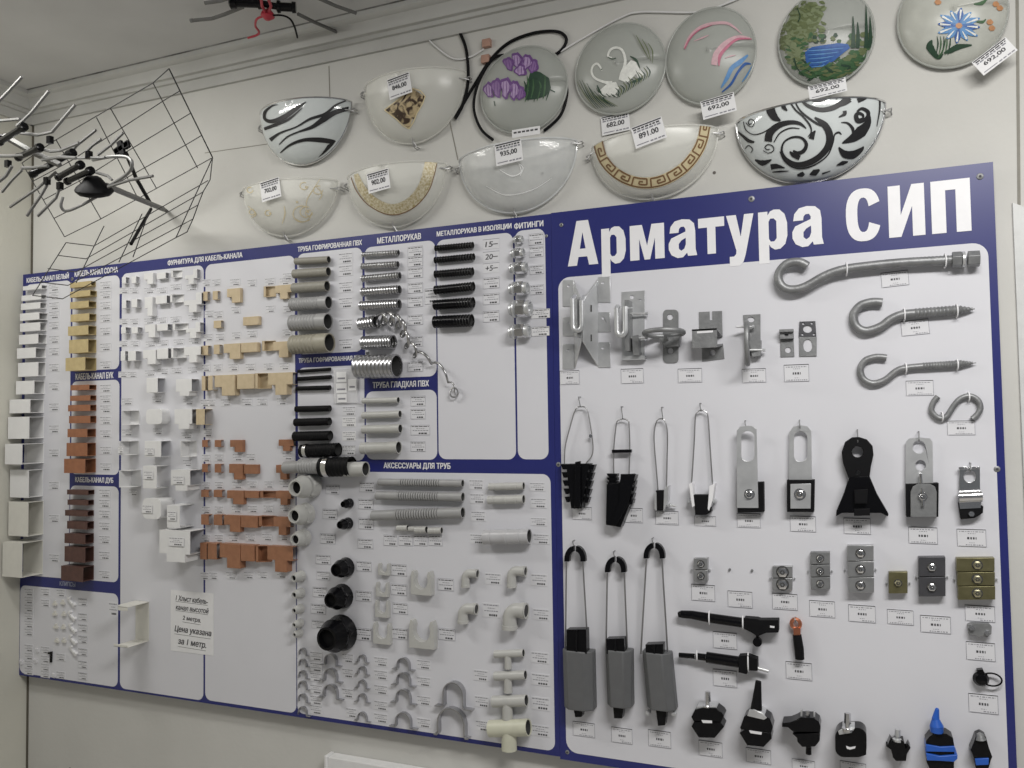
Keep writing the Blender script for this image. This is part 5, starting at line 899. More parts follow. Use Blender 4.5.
thing('piercing_connector', 'black two-jaw connector with a bright stud, first of the bottom row', 'connector', [('upper_jaw', up), ('lower_jaw', lo), ('white_slot', sl), ('stud', stud(707.6, 691.4, 708, 3.0, h)), ('washer_plate', wp)]); rt(698.8, 741, 722.4, 756.2, 'below the first black connector of the bottom row', 2)
up = M(BLACK, bev=.001); pl(up, [(740, 728), (744, 717), (750, 712), (762, 713.4), (770, 719), (772.8, 727), (771.4, 732.6), (741, 729.6)], 0, h+.014); lo = M(BLACK, bev=.001); pl(lo, [(739.6, 733), (744, 730), (771, 733), (771.6, 739), (763.6, 747), (747, 745.4)], 0, h+.014); sl = M(LETTER); pl(sl, [(749, 730.4), (762, 732.4), (761.4, 734.8), (750.4, 733.2)], h+.014, h+.0155); pt = M(STEEL, bev=.001); pl(pt, [(747, 716), (749, 711), (754, 709.6), (762, 713), (767, 718), (764, 720)], 0, h+.016)
cn = M(BLACKM); rod(cn, [(758.2, 682, 2.6), (758.4, 681.2, 2.8), (757, 700, 4.6), (756, 712, 6)], h)
thing('piercing_connector', 'black connector with a tall tapered black cap on top', 'connector', [('upper_jaw', up), ('lower_jaw', lo), ('white_slot', sl), ('tapered_cap', cn), ('steel_plate', pt)]); rt(746, 748.6, 771, 763, 'below the connector with a tall tapered cap', 1)
up = M(BLACK, bev=.001); pl(up, [(782, 723), (790, 722.4), (796, 720), (800, 717.6), (814, 718), (819, 722), (820.6, 727), (820, 732), (793, 731.8), (788, 727.4), (782, 727)], 0, h+.014); lo = M(BLACK, bev=.001); pl(lo, [(792.4, 734), (820, 733.4), (819.6, 741), (815, 746.6), (802, 747), (797.4, 742), (797, 738)], .004, h+.012); uu = M(STEEL); pl(uu, [(800.6, 709.8), (802, 709.8), (802.4, 717), (813.4, 717), (813.6, 712), (815, 712), (815, 719), (800.6, 719)], .022, .036); nb = M(BLACK); rod(nb, [(808.6, 747, 2.6), (808.6, 754, 2.8)], .02)
thing('piercing_connector', 'black connector with a side arm and an open metal fork on top', 'connector', [('upper_jaw', up), ('lower_jaw', lo), ('stud', stud(807.6, 710.6, 719, 2, .032)), ('metal_fork', uu), ('bottom_nub', nb)]); rt(792, 759.6, 815, 772, 'below the connector with a side arm', 0)
up = M(BLACK, bev=.0015); pl(up, pr(835.2, 728, 866.6, 757.4, 9, 5), 0, h+.014); pl(up, [(862, 750), (866.4, 749), (866.2, 755), (860, 757)], 0, h+.01); sl = M(LETTER); pl(sl, [(846, 746), (850, 747.4), (855.6, 746.4), (855, 748.4), (850, 749.6), (847, 748.8)], h+.014, h+.0155); pt = M(STEEL, bev=.001); pl(pt, [(838, 731), (843, 728), (855, 728), (852, 733), (839, 735)], .004, h+.0148)
thing('piercing_connector', 'rounded square black connector with a bright threaded stud', 'connector', [('body', up), ('white_slot', sl), ('stud', stud(847.6, 713, 731, 3.2, h+.01)), ('steel_plate', pt)]); rt(840, 762, 866, 774, 'below the rounded square connector', 2)
up = M(BLACK, bev=.001); pl(up, [(893, 743), (890, 739), (887, 747), (886.2, 746), (891, 749.6), (893, 757.6), (896, 761), (906, 761), (907, 754), (910.6, 748), (908.6, 744.4), (905.6, 749), (903.6, 741), (895, 740)], 0, h)
thing('piercing_connector', 'small black eared connector with a short bright stud', 'connector', [('body', up), ('stud', stud(897.6, 729.4, 741, 2.8, h-.008, STEEL))])
up = M(BLACK, bev=.001); pl(up, [(926, 741), (930, 736), (936, 733), (947, 734), (953, 738), (954.4, 746), (954, 770), (930, 770), (926.6, 762)], 0, h+.008); bd = M(PBLUE, bev=.001); pl(bd, [(926, 744.6), (940, 747), (954.6, 746.4), (954.8, 752), (926, 751.6)], 0, h+.012); pl(bd, [(926, 753.6), (940, 756.4), (957.6, 755), (957.4, 759), (954, 762), (940, 761), (927, 760.6)], 0, h+.014); cn = M(PBLUE); rod(cn, [(937.4, 708, .8), (937.2, 709, 1.8), (935.6, 719, 3.6), (936.6, 726, 6.4), (936.8, 732, 6)], h); nk = M(BLACK); rod(nk, [(937, 730, 5), (938, 735, 5.6)], h)
thing('piercing_connector', 'black and blue connector topped by a pointed blue cap', 'connector', [('body', up), ('blue_bands', bd), ('blue_cap', cn), ('neck', nk)])
up = M(BLACK, bev=.001); pl(up, [(970.6, 750), (974, 742), (976, 736), (981, 734), (986, 737), (989, 748), (992.4, 757), (991, 760), (988.4, 770), (976, 770), (974, 758)], 0, h); bd = M(PBLUE, bev=.001); pl(bd, [(975, 759), (989, 758.4), (988.6, 765), (976, 765.6)], 0, h+.004); cp = M(STEELD); rod(cp, [(979.6, 732.4, .8), (979.8, 734, 3), (981, 739.4, 5.2)], h-.002)
thing('piercing_connector', 'narrow black connector with a grey domed top and a blue band', 'connector', [('body', up), ('blue_band', bd), ('grey_dome', cp)])
# ================================================================ glass lamp shades on the wall above the boards
H0 = HW+.010
class Dome:
    def __init__(s, cx, cz, ru, rv, dep, ang=0, half=False): s.cx, s.cz, s.ru, s.rv, s.dep, s.half = cx, cz, ru, rv, dep, half; s.ca, s.sa = math.cos(ang), math.sin(ang)
    def uv(s, x, z): dx, dz = x-s.cx, z-s.cz; return (s.ca*dx+s.sa*dz)/s.ru, (-s.sa*dx+s.ca*dz)/s.rv
    def xz(s, u, v): u, v = u*s.ru, v*s.rv; return s.cx+s.ca*u-s.sa*v, s.cz+s.sa*u+s.ca*v
    def h(s, u, v): q = min(1, u*u+v*v); return H0+s.dep*(1-q)**.62
    def hit(s, px_, py_, up=.0016):
        h = H0+s.dep*.6
        for _ in range(9):
            p = at(px_, py_, h); u, v = s.uv(p.x, p.y); k = math.hypot(u, v)
            if k > .985: u, v = u*.985/k, v*.985/k
            if s.half and v > -.01: v = -.01
            h = .5*h+.5*(s.h(u, v)+up)
        x, z = s.xz(u, v); return Vector((x, z, s.h(u, v)+up))
    def shell(s, m0):
        m = M(m0); n, k = 40, 14; vs = []; a0, a1 = (PI, 2*PI) if s.half else (0, 2*PI)
        for i in range(k+1):
            rho = math.sin(PI/2*i/k)
            for j in range(n+1):
                a = a0+(a1-a0)*j/n; u, v = rho*math.cos(a), rho*math.sin(a); x, z = s.xz(u, v); vs.append((x, z, s.h(u, v)))
        fs = [(i*(n+1)+j, i*(n+1)+j+1, (i+1)*(n+1)+j+1, (i+1)*(n+1)+j) for i in range(k) for j in range(n)]
        m.add(vs, fs); m.solid = .004; return m
    def rim(s, m0, r=.0028):
        m = M(m0)
        if s.half:
            m.tube([(*s.xz(u, 0), s.h(u, 0)) for u in [-math.cos(PI*k/30)*.999 for k in range(31)]], r, 8)
            m.tube([(*s.xz(math.cos(a)*.999, math.sin(a)*.999), H0+.002) for a in [PI+PI*k/36 for k in range(37)]], r, 8)
        else: m.tube([(*s.xz(math.cos(a)*.999, math.sin(a)*.999), H0+.002) for a in [2*PI*k/48 for k in range(48)]], r, 8, closed=True)
        return m
def stroke(d, m, raw, w, mi=0, up=.0016, k=6, closed=False):
    P = cat_rom(raw, k, closed); n = len(P); vs = []; W = w if isinstance(w, (list, tuple)) else [w, w]
    for i, p in enumerate(P):
        a = P[max(0, i-1)]; b = P[min(n-1, i+1)]; t = (b-a); t = t.normalized() if t.length else Vector((1, 0)); nn = Vector((-t.y, t.x))
        f = i/(n-1)*(len(W)-1); j = min(int(f), len(W)-2); ww = W[j]+(W[j+1]-W[j])*(f-j); q = max(.05, ww/2)
        for c in (-1, 0, 1): vs.append(d.hit(p.x+nn.x*q*c, p.y+nn.y*q*c, up))
    m.add(vs, [(3*i+c, 3*i+c+1, 3*i+4+c, 3*i+3+c) for i in range(n-1) for c in (0, 1)], mi)
def patch(d, m, raw, mi=0, up=.0016, rings=5):
    n = len(raw); c = (sum(p[0] for p in raw)/n, sum(p[1] for p in raw)/n); vs = [d.hit(*c, up)]
    for r in range(1, rings+1): vs += [d.hit(c[0]+(p[0]-c[0])*r/rings, c[1]+(p[1]-c[1])*r/rings, up) for p in raw]
    fs = [(0, 1+j, 1+(j+1) % n) for j in range(n)]
    for r in range(rings-1): o, q = 1+r*n, 1+(r+1)*n; fs += [(o+j, q+j, q+(j+1) % n, o+(j+1) % n) for j in range(n)]
    m.add(vs, fs, mi)
def half(xl, yl, xr, yr, xb, yb, dep):
    a, b, c = at(xl, yl, H0), at(xr, yr, H0), at(xb, yb, H0+.004); ang = math.atan2(b.y-a.y, b.x-a.x); cx, cz = (a.x+b.x)/2, (a.y+b.y)/2; dx, dz = c.x-cx, c.y-cz
    return Dome(cx, cz, (b-a).length/2, abs(-math.sin(ang)*dx+math.cos(ang)*dz), dep, ang, True)
def full(cx, cy, rx, ry, dep):
    a = at(cx, cy, H0+dep*.2); return Dome(a.x, a.y, abs(X(cx+rx, cy, H0)-X(cx-rx, cy, H0))/2, ry*mm(cx, cy, H0), dep)
def clip(d, ang):
    m = M(mat('clip_wire', (.42, .42, .42), .4, .6)); x, z = d.xz(1.02*math.cos(ang), 1.02*math.sin(ang)); t = Vector((math.cos(ang), math.sin(ang)))
    m.tube([(x+t.x*.012, z+t.y*.012, HW), (x+t.x*.010, z+t.y*.010, H0+.008), (x-t.x*.003, z-t.y*.003, H0+.018), (x-t.x*.012, z-t.y*.012, H0+.020), (x-t.x*.016, z-t.y*.016, H0+.016)], .0017, 6)
    m.tube([(x+t.x*.010-t.y*.008, z+t.y*.010+t.x*.008, HW+.001), (x+t.x*.010-t.y*.008, z+t.y*.010+t.x*.008, H0+.008), (x-t.x*.004, z-t.y*.004, H0+.014)], .0017, 6); return m
def lamp(d, glass, label, motif=None, rim=None, clips=(), group=None, nm='painted_motif'):
    ps = [('glass_shade', d.shell(glass))]
    if rim: ps.append(('rim', d.rim(rim)))
    for mt in (motif or []):
        if mt.v: ps.append((nm, mt))
    for a in clips: ps.append(('wire_clip', clip(d, math.radians(a))))
    thing('glass_lamp_shade', label, 'lamp shade', ps, group)
def lamp_tag(cx, cy, w, hh, price, label, h, tilt=0, back=False):
    """price tag on a shade; w, hh in pixels, tilt in degrees counter-clockwise"""
    p = at(cx, cy, h); W = w*mm(cx, cy, h)*1.03; Hh = hh*mm(cx, cy, h); m = M(PAPERW, INK, INKG, flat=True); ca, sa = math.cos(math.radians(tilt)), math.sin(math.radians(tilt))
    def q(u0, u1, v0, v1, hh_, mi): m.add([(p.x+ca*u*W-sa*v*Hh, p.y+sa*u*W+ca*v*Hh, hh_) for u, v in ((u0, v0), (u1, v0), (u1, v1), (u0, v1))], [(0, 1, 2, 3)], mi)
    q(-.5, .5, -.5, .5, h, 0); e = h+.0006; rnd = random.Random(int(cx)); q(-.47, .47, .41, .47, e, 1)
    for v in (.30, .19):
        u = -.44
        while u < .42: w_ = rnd.uniform(.05, .13); q(u, min(.44, u+w_), v, v+.07, e, 1 if v > .25 else 2); u += w_+.03
    for u in (.0, .12, .25, .36): q(u, u+.09, -.42, -.36, e, 2)
    q(-.44, -.05, -.40, -.36, e, 2)
    put_text(m, price, p.x-.31*W, p.x+.31*W, p.y-.13*Hh, p.y+.11*Hh, e, 1, bold=.035, rot=(ca, sa, p.x, p.y))
    thing('price_tag', label, 'price tag', m, 'price tags on the lamp shades')
PT = PAINTS
# 1 zebra half
d = half(262.5, 117, 352, 102, 311, 163.5, .085); m = M(PT['black'])
stroke(d, m, [(278, 104.6), (272, 106), (265, 112), (265, 119), (272, 121.4), (284, 117), (296, 108.6), (306, 101.8)], [.3, 1.6, 3, 3, 4, 5, 4, .6])
stroke(d, m, [(264, 129), (276, 124.6), (289, 119), (302, 108)], [3, 3.4, 2.4, .6]); stroke(d, m, [(270, 140), (280, 133), (296, 127), (310, 119), (325, 114), (336, 105), (348, 100)], [4, 2, 1.4, 2.6, 3, 2, 1])
stroke(d, m, [(279, 144.6), (287, 137), (298, 132), (312, 127), (324, 119), (336, 112), (350, 108.4)], [.8, 1.6, 1.6, 3.6, 6, 5, 4]); stroke(d, m, [(280, 153), (290, 145), (304, 140), (320, 140), (333, 142), (336, 144)], [.8, 2.4, 3.4, 5, 4.6, 3])
stroke(d, m, [(336, 142), (331, 148), (325, 154), (318, 158.4)], [3, 9, 6, .6])
lamp(d, WGLASS, 'milky half-round glass lamp shade with flowing black zebra stripes', [m], CHROME, (350, 192))
# 2 half with a diamond
d = half(366, 92, 466, 72, 415, 143, .085); m = M(MARBLE, GOLDL); stroke(d, m, [(384.5, 110), (399, 99), (413, 88.4), (425.2, 96.4), (417, 113), (409, 129), (397, 119.6), (384.5, 110)], 1.2, 1, .0022, 2)
patch(d, m, [(384.8, 110), (399, 99), (413, 88.8), (425, 96.6), (417, 113), (408.8, 128.6), (397, 119.4)], 0)
lamp(d, FROST, 'frosted half-round glass lamp shade with a brown marbled diamond', [m], FROST, (182, 270, 352)); lamp_tag(399.4, 86, 25, 21, '846,00', 'price tag taped above the brown marbled diamond of a shade', d.hit(399, 86).z+.004, 9)
# 3 purple flowers
d = full(522.5, 89, 43, 43, .040); m = M(PT['purple'], PT['lilac'], PT['darkgreen'], PT['green'])
rnd = random.Random(2)
patch(d, m, [(531, 70), (540, 72), (549, 78), (551, 88), (546, 96), (536, 99), (526, 100), (524, 92), (528, 80)], 2)
def petal(cx, cy, w, hh, lean, tone):
    o = [(cx+math.cos(a)*w*(.75+.25*math.sin(a*3+tone))+lean*math.sin(a)*hh*.4, cy-math.sin(a)*hh*(1+.12*math.cos(a*5+tone))) for a in [k*PI/8 for k in range(16)]]
    patch(d, m, o, 0, .0014+tone*.00018); c = (cx, cy); patch(d, m, [(c[0]+(x-c[0])*.70-.6, c[1]+(y-c[1])*.72+.4) for x, y in o], 1 if tone % 3 else 4, .0016+tone*.00018)
    for q in (-.35, .05, .4): stroke(d, m, [(cx+q*w+lean*2, cy-hh*.7), (cx+q*w*1.1, cy), (cx+q*w-lean*2, cy+hh*.75)], [.2, .8, .2], 0, .0019+tone*.00018, 4)
m.mats.append(mat('paint_mauve', (.26, .15, .34), .5))
for i, (cx, cy, w, hh, ln) in enumerate(((509, 64, 7, 7, -.5), (517, 60, 7, 8, -.2), (527, 62, 8, 8, .4), (534, 66, 6, 7, .6), (521, 70, 8, 6, 0), (489, 90, 6.5, 8, -.3), (497, 88, 7, 10, -.1), (506, 88, 7.5, 11, .1), (515, 90, 7, 10, .2), (521, 93, 5.5, 7, .4))): petal(cx, cy, w, hh, ln, i)
for k in range(9): x = 524+k*3; stroke(d, m, [(x, 78+rnd.uniform(-3, 3)), (x+rnd.uniform(-2, 2), 88), (x-2, 101+rnd.uniform(-4, 3))], [.5, 2, .5], 2+k % 2, .0026)
stroke(d, m, [(546, 88), (551, 90), (555, 92)], 1, 2); stroke(d, m, [(494, 101), (495, 106)], .8, 2)
lamp(d, FROSTG, 'round frosted shade painted with purple flowers, black cable around it', [m], FROSTG, (), 'round painted glass shades')
# 4 swans
d = full(619, 68, 45, 45, .040); m = M(PT['white'], PT['darkgreen'], PT['olive'], PT['grey'])
stroke(d, m, [(602, 71), (600, 66.6), (597, 63.6), (593, 66), (591.6, 72), (595, 78), (604, 82), (612, 83)], [.8, 2, 2.2, 2, 2, 2.2, 2.6, 4])
stroke(d, m, [(612, 57.6), (608, 56), (610.4, 50), (616, 47.6), (622, 50), (625, 58), (624.6, 66), (622, 74), (621, 80)], [1, 2, 2.4, 2.4, 2.4, 2.6, 3, 4, 5])
patch(d, m, [(600, 90), (608, 83), (616, 82), (619, 88), (616, 94), (608, 96), (602, 95)]); patch(d, m, [(620, 80), (624, 68), (631, 60), (636, 62), (640, 70), (634, 76), (627, 83)])
patch(d, m, [(634, 70), (641, 70), (644, 75), (638, 78)]); stroke(d, m, [(608, 57), (612, 59), (616, 58)], .8, 1); stroke(d, m, [(601, 69), (602, 70)], 1, 1)
for k in range(10): x = 577+k*2.4; stroke(d, m, [(x, 82+k*1.2+rnd.uniform(-5, 3)), (x+8, 95+k*.6), (x+19, 109-k*.3)], [.3, .9, .3], 1+(k % 3 == 0)); 
for k in range(13): x = 616+k*2.6; y = 92-k*1.7; stroke(d, m, [(x-1, y-6+rnd.uniform(-3, 3)), (x+3, y), (x+1, y+6)], [.3, 1.3, .4], 1+(k % 2), .0022)
for k in range(6): stroke(d, m, [(633+k*3, 33+k*2), (640+k*2.5, 46+k), (648+k*.9, 58+k)], [.3, 1.1, .3], 2 if k % 2 else 3)
stroke(d, m, [(630, 56), (636, 60), (640, 68)], [.6, 2.4, .6], 1, .0022); stroke(d, m, [(597, 85), (600, 92), (604, 99)], [.6, 2.2, .6], 1, .0022); stroke(d, m, [(630, 83), (638, 80), (643, 78)], [1, 3, 1], 1, .0022)
for k in range(8): stroke(d, m, [(599+k*2.4, 93+rnd.uniform(-1, 1)), (603+k*2.4, 97)], .6, k % 2, .0026)
lamp(d, FROSTG, 'round frosted shade painted with two white swans among reeds', [m], FROSTG, (), 'round painted glass shades'); lamp_tag(615.4, 123.4, 28, 19, '682.00', 'price tag hanging under the swan painted shade', HW+.006, 4)
# 5 pink and blue strokes
d = full(709.6, 55, 45, 48, .040); m = M(PT['pink'], PT['paleppink'], PT['blue'], PT['sky'])
stroke(d, m, [(684, 48), (690, 37), (700, 28), (712, 23.6), (726, 23), (734, 27), (742, 34)], [1, 3.4, 3.6, 3, 3, 2, .6], 1); stroke(d, m, [(684.6, 49), (690, 38.6), (699, 30), (712, 25)], [1.4, 1.4, 1.2, .4], 0, .0024)
stroke(d, m, [(714, 65), (717, 54), (726, 43), (738, 37), (750, 38)], [6, 7, 5, 3.4, 1.4], 1); stroke(d, m, [(719, 66), (720, 56), (728, 46), (738, 39), (752, 39)], [1, 3.4, 3, 2.4, .8], 0, .0024)
stroke(d, m, [(694, 41), (702, 38), (709, 35)], [.6, 1.6, .5], 1); stroke(d, m, [(725, 58), (731, 56), (736, 55)], [.4, 1.4, .4], 1)
stroke(d, m, [(721, 88), (727, 78), (732, 68), (740, 62), (748, 55)], [1, 4, 4.6, 5, 1.6], 3); stroke(d, m, [(722, 92), (731, 84), (738, 72), (745, 64), (751, 64)], [1, 2.4, 2.4, 3, .8], 2, .0024); stroke(d, m, [(742, 82), (748, 74), (752, 66)], [.6, 2.4, .6], 3)
lamp(d, FROSTG, 'round frosted shade painted with pink arcs and blue waves', [m], FROSTG, (), 'round painted glass shades'); lamp_tag(718.4, 106, 32, 19, '692,00', 'price tag under the shade with pink arcs', HW+.045, 8)
# 6 landscape
d = full(825.6, 36.6, 48, 48, .042); m = M(PT['olive'], PT['green'], PT['darkgreen'], PT['blue'], PT['grey'], PT['sky'], mat('paint_sage', (.20, .24, .13), .5)); rnd = random.Random(5)
def dabs(n, x0, x1, y0, y1, cs, ln=6, w=5, up=.002, vert=False):
    for _ in range(n):
        x, y = rnd.uniform(x0, x1), rnd.uniform(y0, y1)
        if ((x-825.6)/45)**2+((y-38)/43)**2 > 1: continue
        a = PI/2 if vert else rnd.uniform(-.6, .6); q = (math.cos(a)*ln/2, math.sin(a)*ln/2); stroke(d, m, [(x-q[0], y-q[1]), (x, y+rnd.uniform(-1, 1)), (x+q[0], y+q[1])], [w*.4, w, w*.4], rnd.choice(cs), up+rnd.random()*.0006, 3)
for mi_, pg in ((6, [(779, 44), (781, 24), (790, 8), (802, 0), (816, 2), (824, 14), (818, 26), (812, 38), (804, 46), (800, 60), (806, 72), (796, 68), (786, 60)]), (1, [(800, 62), (812, 70), (826, 68), (840, 62), (852, 54), (868, 46), (866, 58), (856, 70), (842, 78), (826, 80), (810, 77)])): patch(d, m, pg, mi_, .0012)
dabs(150, 778, 824, 2, 42, [0, 0, 6], 6, 3.2, .0014); dabs(90, 780, 806, 36, 74, [0, 1, 6], 6, 3, .0014); dabs(90, 798, 868, 58, 79, [1, 2, 0, 1], 10, 3, .0018); dabs(30, 846, 870, 34, 62, [1, 0], 5, 7, .0016, True); dabs(14, 806, 850, 34, 42, [1, 2, 0], 4, 5, .0018, True)
patch(d, m, [(805, 52), (812, 47), (824, 45), (838, 43), (848, 44), (850, 48), (842, 54), (834, 61), (824, 66), (812, 68), (806, 62)], 3, .0026)
for k in range(10): y = 48+k*2; stroke(d, m, [(806+k*.6, y+1), (822, y), (846-k*2.4, y-2)], [.4, 1.4, .4], 3+2*(k % 2), .0032)
for x, t in ((853, 16), (857.6, 22), (866, 4), (870, 16)): stroke(d, m, [(x, t), (x+.5, 34), (x, 48)], [.5, 3.4, 4.4], 2, .0028)
stroke(d, m, [(794, 58), (797, 68), (804, 76)], [1.6, 1.2, .8], 2, .003); stroke(d, m, [(797, 8), (800, 16), (798, 22)], .9, 2, .003)
lamp(d, FROSTG, 'round frosted shade painted with a blue lake among green trees', [m], FROSTG, (), 'round painted glass shades'); lamp_tag(827.4, 88.6, 34, 14, '692.00', 'price tag under the shade with the blue lake', HW+.045, 6)
# 7 blue flower
d = full(952, 15, 55.5, 51, .045); m = M(PT['sky'], PT['blue'], PT['white'], PT['darkgreen'], PT['green'], PT['orange'])
for k in range(12):
    a = 2*PI*k/12+.1; c, s_ = math.cos(a), math.sin(a); R = 23 if k % 2 else 21
    stroke(d, m, [(959+c*3, 25.6+s_*2.4), (959+c*R*.6, 25.6+s_*R*.5), (959+c*R, 25.6+s_*R*.78)], [2.4, 6.6, .8], 1 if k % 3 == 0 else 0, .002); stroke(d, m, [(959+c*8, 25.6+s_*6), (959+c*R*.9, 25.6+s_*R*.7)], [.5, 2.4], 2, .0026)
patch(d, m, [(959+3.6*math.cos(k), 25.6+3*math.sin(k)) for k in [0, .9, 1.8, 2.7, 3.6, 4.5, 5.4]], 5, .003)
stroke(d, m, [(943, 54), (938, 57.6), (930, 47), (932, 40)], [1, 4, 8, 1], 3); stroke(d, m, [(944, 53), (950, 51), (958, 47), (972, 45)], [1, 5, 6, 1], 3); stroke(d, m, [(938, 58), (943, 50), (946, 38)], [1, 1.4, .8], 4)
for k in range(5): stroke(d, m, [(936+k*3, 55), (938+k*3, 44), (937+k*3.4, 36)], [.5, 1.6, .4], 3+(k % 2))
stroke(d, m, [(972, 20), (982, 22), (986, 19)], [1, 3, .6], 4); stroke(d, m, [(974, 4), (982, 3), (988, -2)], [1, 4, .6], 4)
m3 = M(PT['orange'])
for x, y in ((990, 22), (992, 28), (996, 4), (1000, 8), (938, 2)): patch(d, m3, [(x+3.6*math.cos(k), y+3*math.sin(k)) for k in [0, 1, 2, 3, 4, 5]], 0, .002)
lamp(d, mat('pale_frosted_glass', (.54, .55, .50), .28, 0, alpha=.92), 'round frosted shade painted with a blue daisy-like flower', [m, m3], FROSTG, (), 'round painted glass shades'); lamp_tag(994.5, 56.4, 35, 18, '692,00', 'slanting price tag at the edge of the blue flower shade', HW+.045, 34)
# second row: floral half
d = half(245, 192, 338, 181, 289, 236, .075); m = M(GOLDL)
for c, r in (((304, 186), 4), ((318, 190), 4.6), ((306, 212), 6), ((302, 214), 9), ((309, 213), 3.4), ((250, 190), 3), ((268, 213), 3), ((252, 212), 3)): stroke(d, m, [(c[0]+r*math.cos(k*PI/6), c[1]+r*.9*math.sin(k*PI/6)) for k in range(11)], .8)
for ln in ([(320, 179), (313, 190), (307, 200), (306, 210)], [(316, 186), (322, 194), (319, 200)], [(282, 224), (285, 214), (284, 206)], [(248, 206), (256, 214), (250, 218)], [(296, 219), (302, 222), (310, 220)]): stroke(d, m, ln, [.5, 1, .5])
for p in ((297, 202), (306, 187), (308, 212), (270, 213)): patch(d, m, [(p[0]+1.2*math.cos(k), p[1]+1.2*math.sin(k)) for k in (0, 1.2, 2.4, 3.6, 4.8)])
lamp(d, FROST, 'pale half-round glass shade with thin golden curling flowers', [m], FROST, (182, 268, 350)); lamp_tag(270.5, 189.6, 23, 20, '702,00', 'price tag on the half-round shade with golden flowers', d.hit(270, 190).z+.004, 8)
# gold band half
d = half(349, 180, 446.5, 164, 396, 227, .08); m = M(GOLD, BROWNL); bd = [(356, 174), (361, 187), (371, 200), (386, 208.4), (399, 208.6), (413, 201), (424, 187), (429, 172), (431.4, 161)]
stroke(d, m, bd, [4, 8, 9.6, 10.6, 11, 11, 12, 12.4, 12.4]); stroke(d, m, [(x+(x-392)*.14, y+5.4-(208-y)*.06) for x, y in bd], .9, 1, .0022)
lamp(d, FROST, 'half-round glass shade with a broad speckled golden band', [m], FROST, (186, 268, 354), nm='gold_band'); lamp_tag(378.4, 181, 24.6, 20, '902.00', 'price tag on the half-round shade with the golden band', d.hit(378, 181).z+.004, 7)
# clear patterned half
d = half(460, 163, 577, 141, 513, 213, .085); sw = M(mat('pale_swirl', (.85, .86, .86), .3))
stroke(d, sw, [(500, 170), (512, 176), (521, 172), (519, 164)], [.4, 1.4, 1.2, .3]); stroke(d, sw, [(520, 176), (523, 168), (518, 163)], [.4, .9, .3]); stroke(d, sw, [(486, 186), (506, 195), (532, 190), (552, 178)], [.3, 1.2, 1, .3])
lamp(d, CGLASS, 'clear patterned half-round glass shade hanging over the board edge', [sw], mat('glass_rim', (.72, .74, .74), .08, 0, alpha=.8), (186, 266, 356), nm='swirl'); lamp_tag(508.6, 152.4, 28, 22, '935,00', 'price tag on the clear patterned half-round shade', d.hit(508, 152).z+.004, 5)
# greek key half
d = half(592, 150, 718, 129, 653, 199, .085); m = M(GOLDL, BROWNL)
bd = [(598, 142), (602, 157), (612, 170), (626, 179), (641, 183), (657, 182), (672, 176), (686, 166), (697, 152), (703, 138), (706.4, 118)]
stroke(d, m, bd, [8, 10, 10.4, 11, 11.4, 11.4, 11.6, 11.6, 11.4, 11, 10.6], 0, .0016)
Pb = cat_rom(bd, 12); L = [0]
for i in range(1, len(Pb)): L.append(L[-1]+(Pb[i]-Pb[i-1]).length)
def onband(s_, t):
    i = next((k for k in range(1, len(L)) if L[k] >= s_), len(L)-1); f = (s_-L[i-1])/max(1e-6, L[i]-L[i-1]); p = Pb[i-1].lerp(Pb[i], f); q = (Pb[i]-Pb[i-1]).normalized(); return (p.x-q.y*t, p.y+q.x*t)
per = L[-1]/9.0
for k in range(9):
    s0 = k*per; f = lambda u, t: onband(min(L[-1], s0+u*per), t*4.4)
    key = [(0, 1), (.0, -1), (.78, -1), (.78, .35), (.36, .35), (.36, -.3), (.56, -.3)] if k % 1 == 0 else []
    for a, b in zip(key, key[1:]): stroke(d, m, [f(*a), f((a[0]+b[0])/2, (a[1]+b[1])/2), f(*b)], 1.5, 1, .0024, 3)
    stroke(d, m, [f(.0, 1), f(.5, 1), f(1, 1)], 1.3, 1, .0024, 3)
lamp(d, FROST, 'half-round glass shade with a golden Greek key band', [m], FROST, (186, 268, 354), nm='key_band'); lamp_tag(648.6, 132.6, 31, 22, '891.00', 'price tag on the half-round shade with the Greek key band', d.hit(648, 132).z+.004, 13)
# black scrollwork half
d = half(736.5, 124, 885, 103, 805, 183, .085); m = M(PT['black']); q = lambda l: [(730+x/6.024, 85+y/6.024) for x, y in l]
def sw_(l, w): stroke(d, m, q(l), [v/6.024 for v in w], 0, .0018, 7)
sw_([(380, 395), (410, 410), (445, 395), (460, 355), (430, 318), (375, 315), (325, 345), (312, 400), (340, 450), (400, 480), (470, 470), (540, 430), (590, 370), (600, 300), (570, 240), (510, 195)], [10, 22, 24, 20, 14, 12, 10, 14, 24, 32, 36, 36, 40, 44, 40, 8])
sw_([(360, 400), (380, 420), (420, 440)], [6, 26, 30]); sw_([(300, 400), (330, 460), (390, 500), (460, 500), (530, 470), (590, 420), (620, 350), (630, 300), (655, 285), (672, 298)], [4, 8, 9, 9, 8, 8, 8, 9, 12, 5])
sw_([(230, 340), (240, 290), (290, 245), (360, 225), (420, 232), (460, 262)], [46, 46, 36, 26, 20, 4]); sw_([(265, 345), (300, 290), (360, 260), (420, 262)], [6, 8, 8, 4]); sw_([(240, 120), (248, 160), (270, 195), (305, 215)], [52, 54, 44, 6]); sw_([(315, 108), (325, 135), (345, 155)], [28, 26, 6])
sw_([(360, 100), (395, 150), (440, 190), (480, 240), (490, 280), (470, 312)], [10, 10, 10, 12, 8, 4]); sw_([(390, 95), (420, 150), (470, 195), (530, 235), (580, 250), (610, 285)], [8, 10, 12, 14, 16, 8]); sw_([(490, 325), (500, 295), (515, 275)], [34, 26, 6])
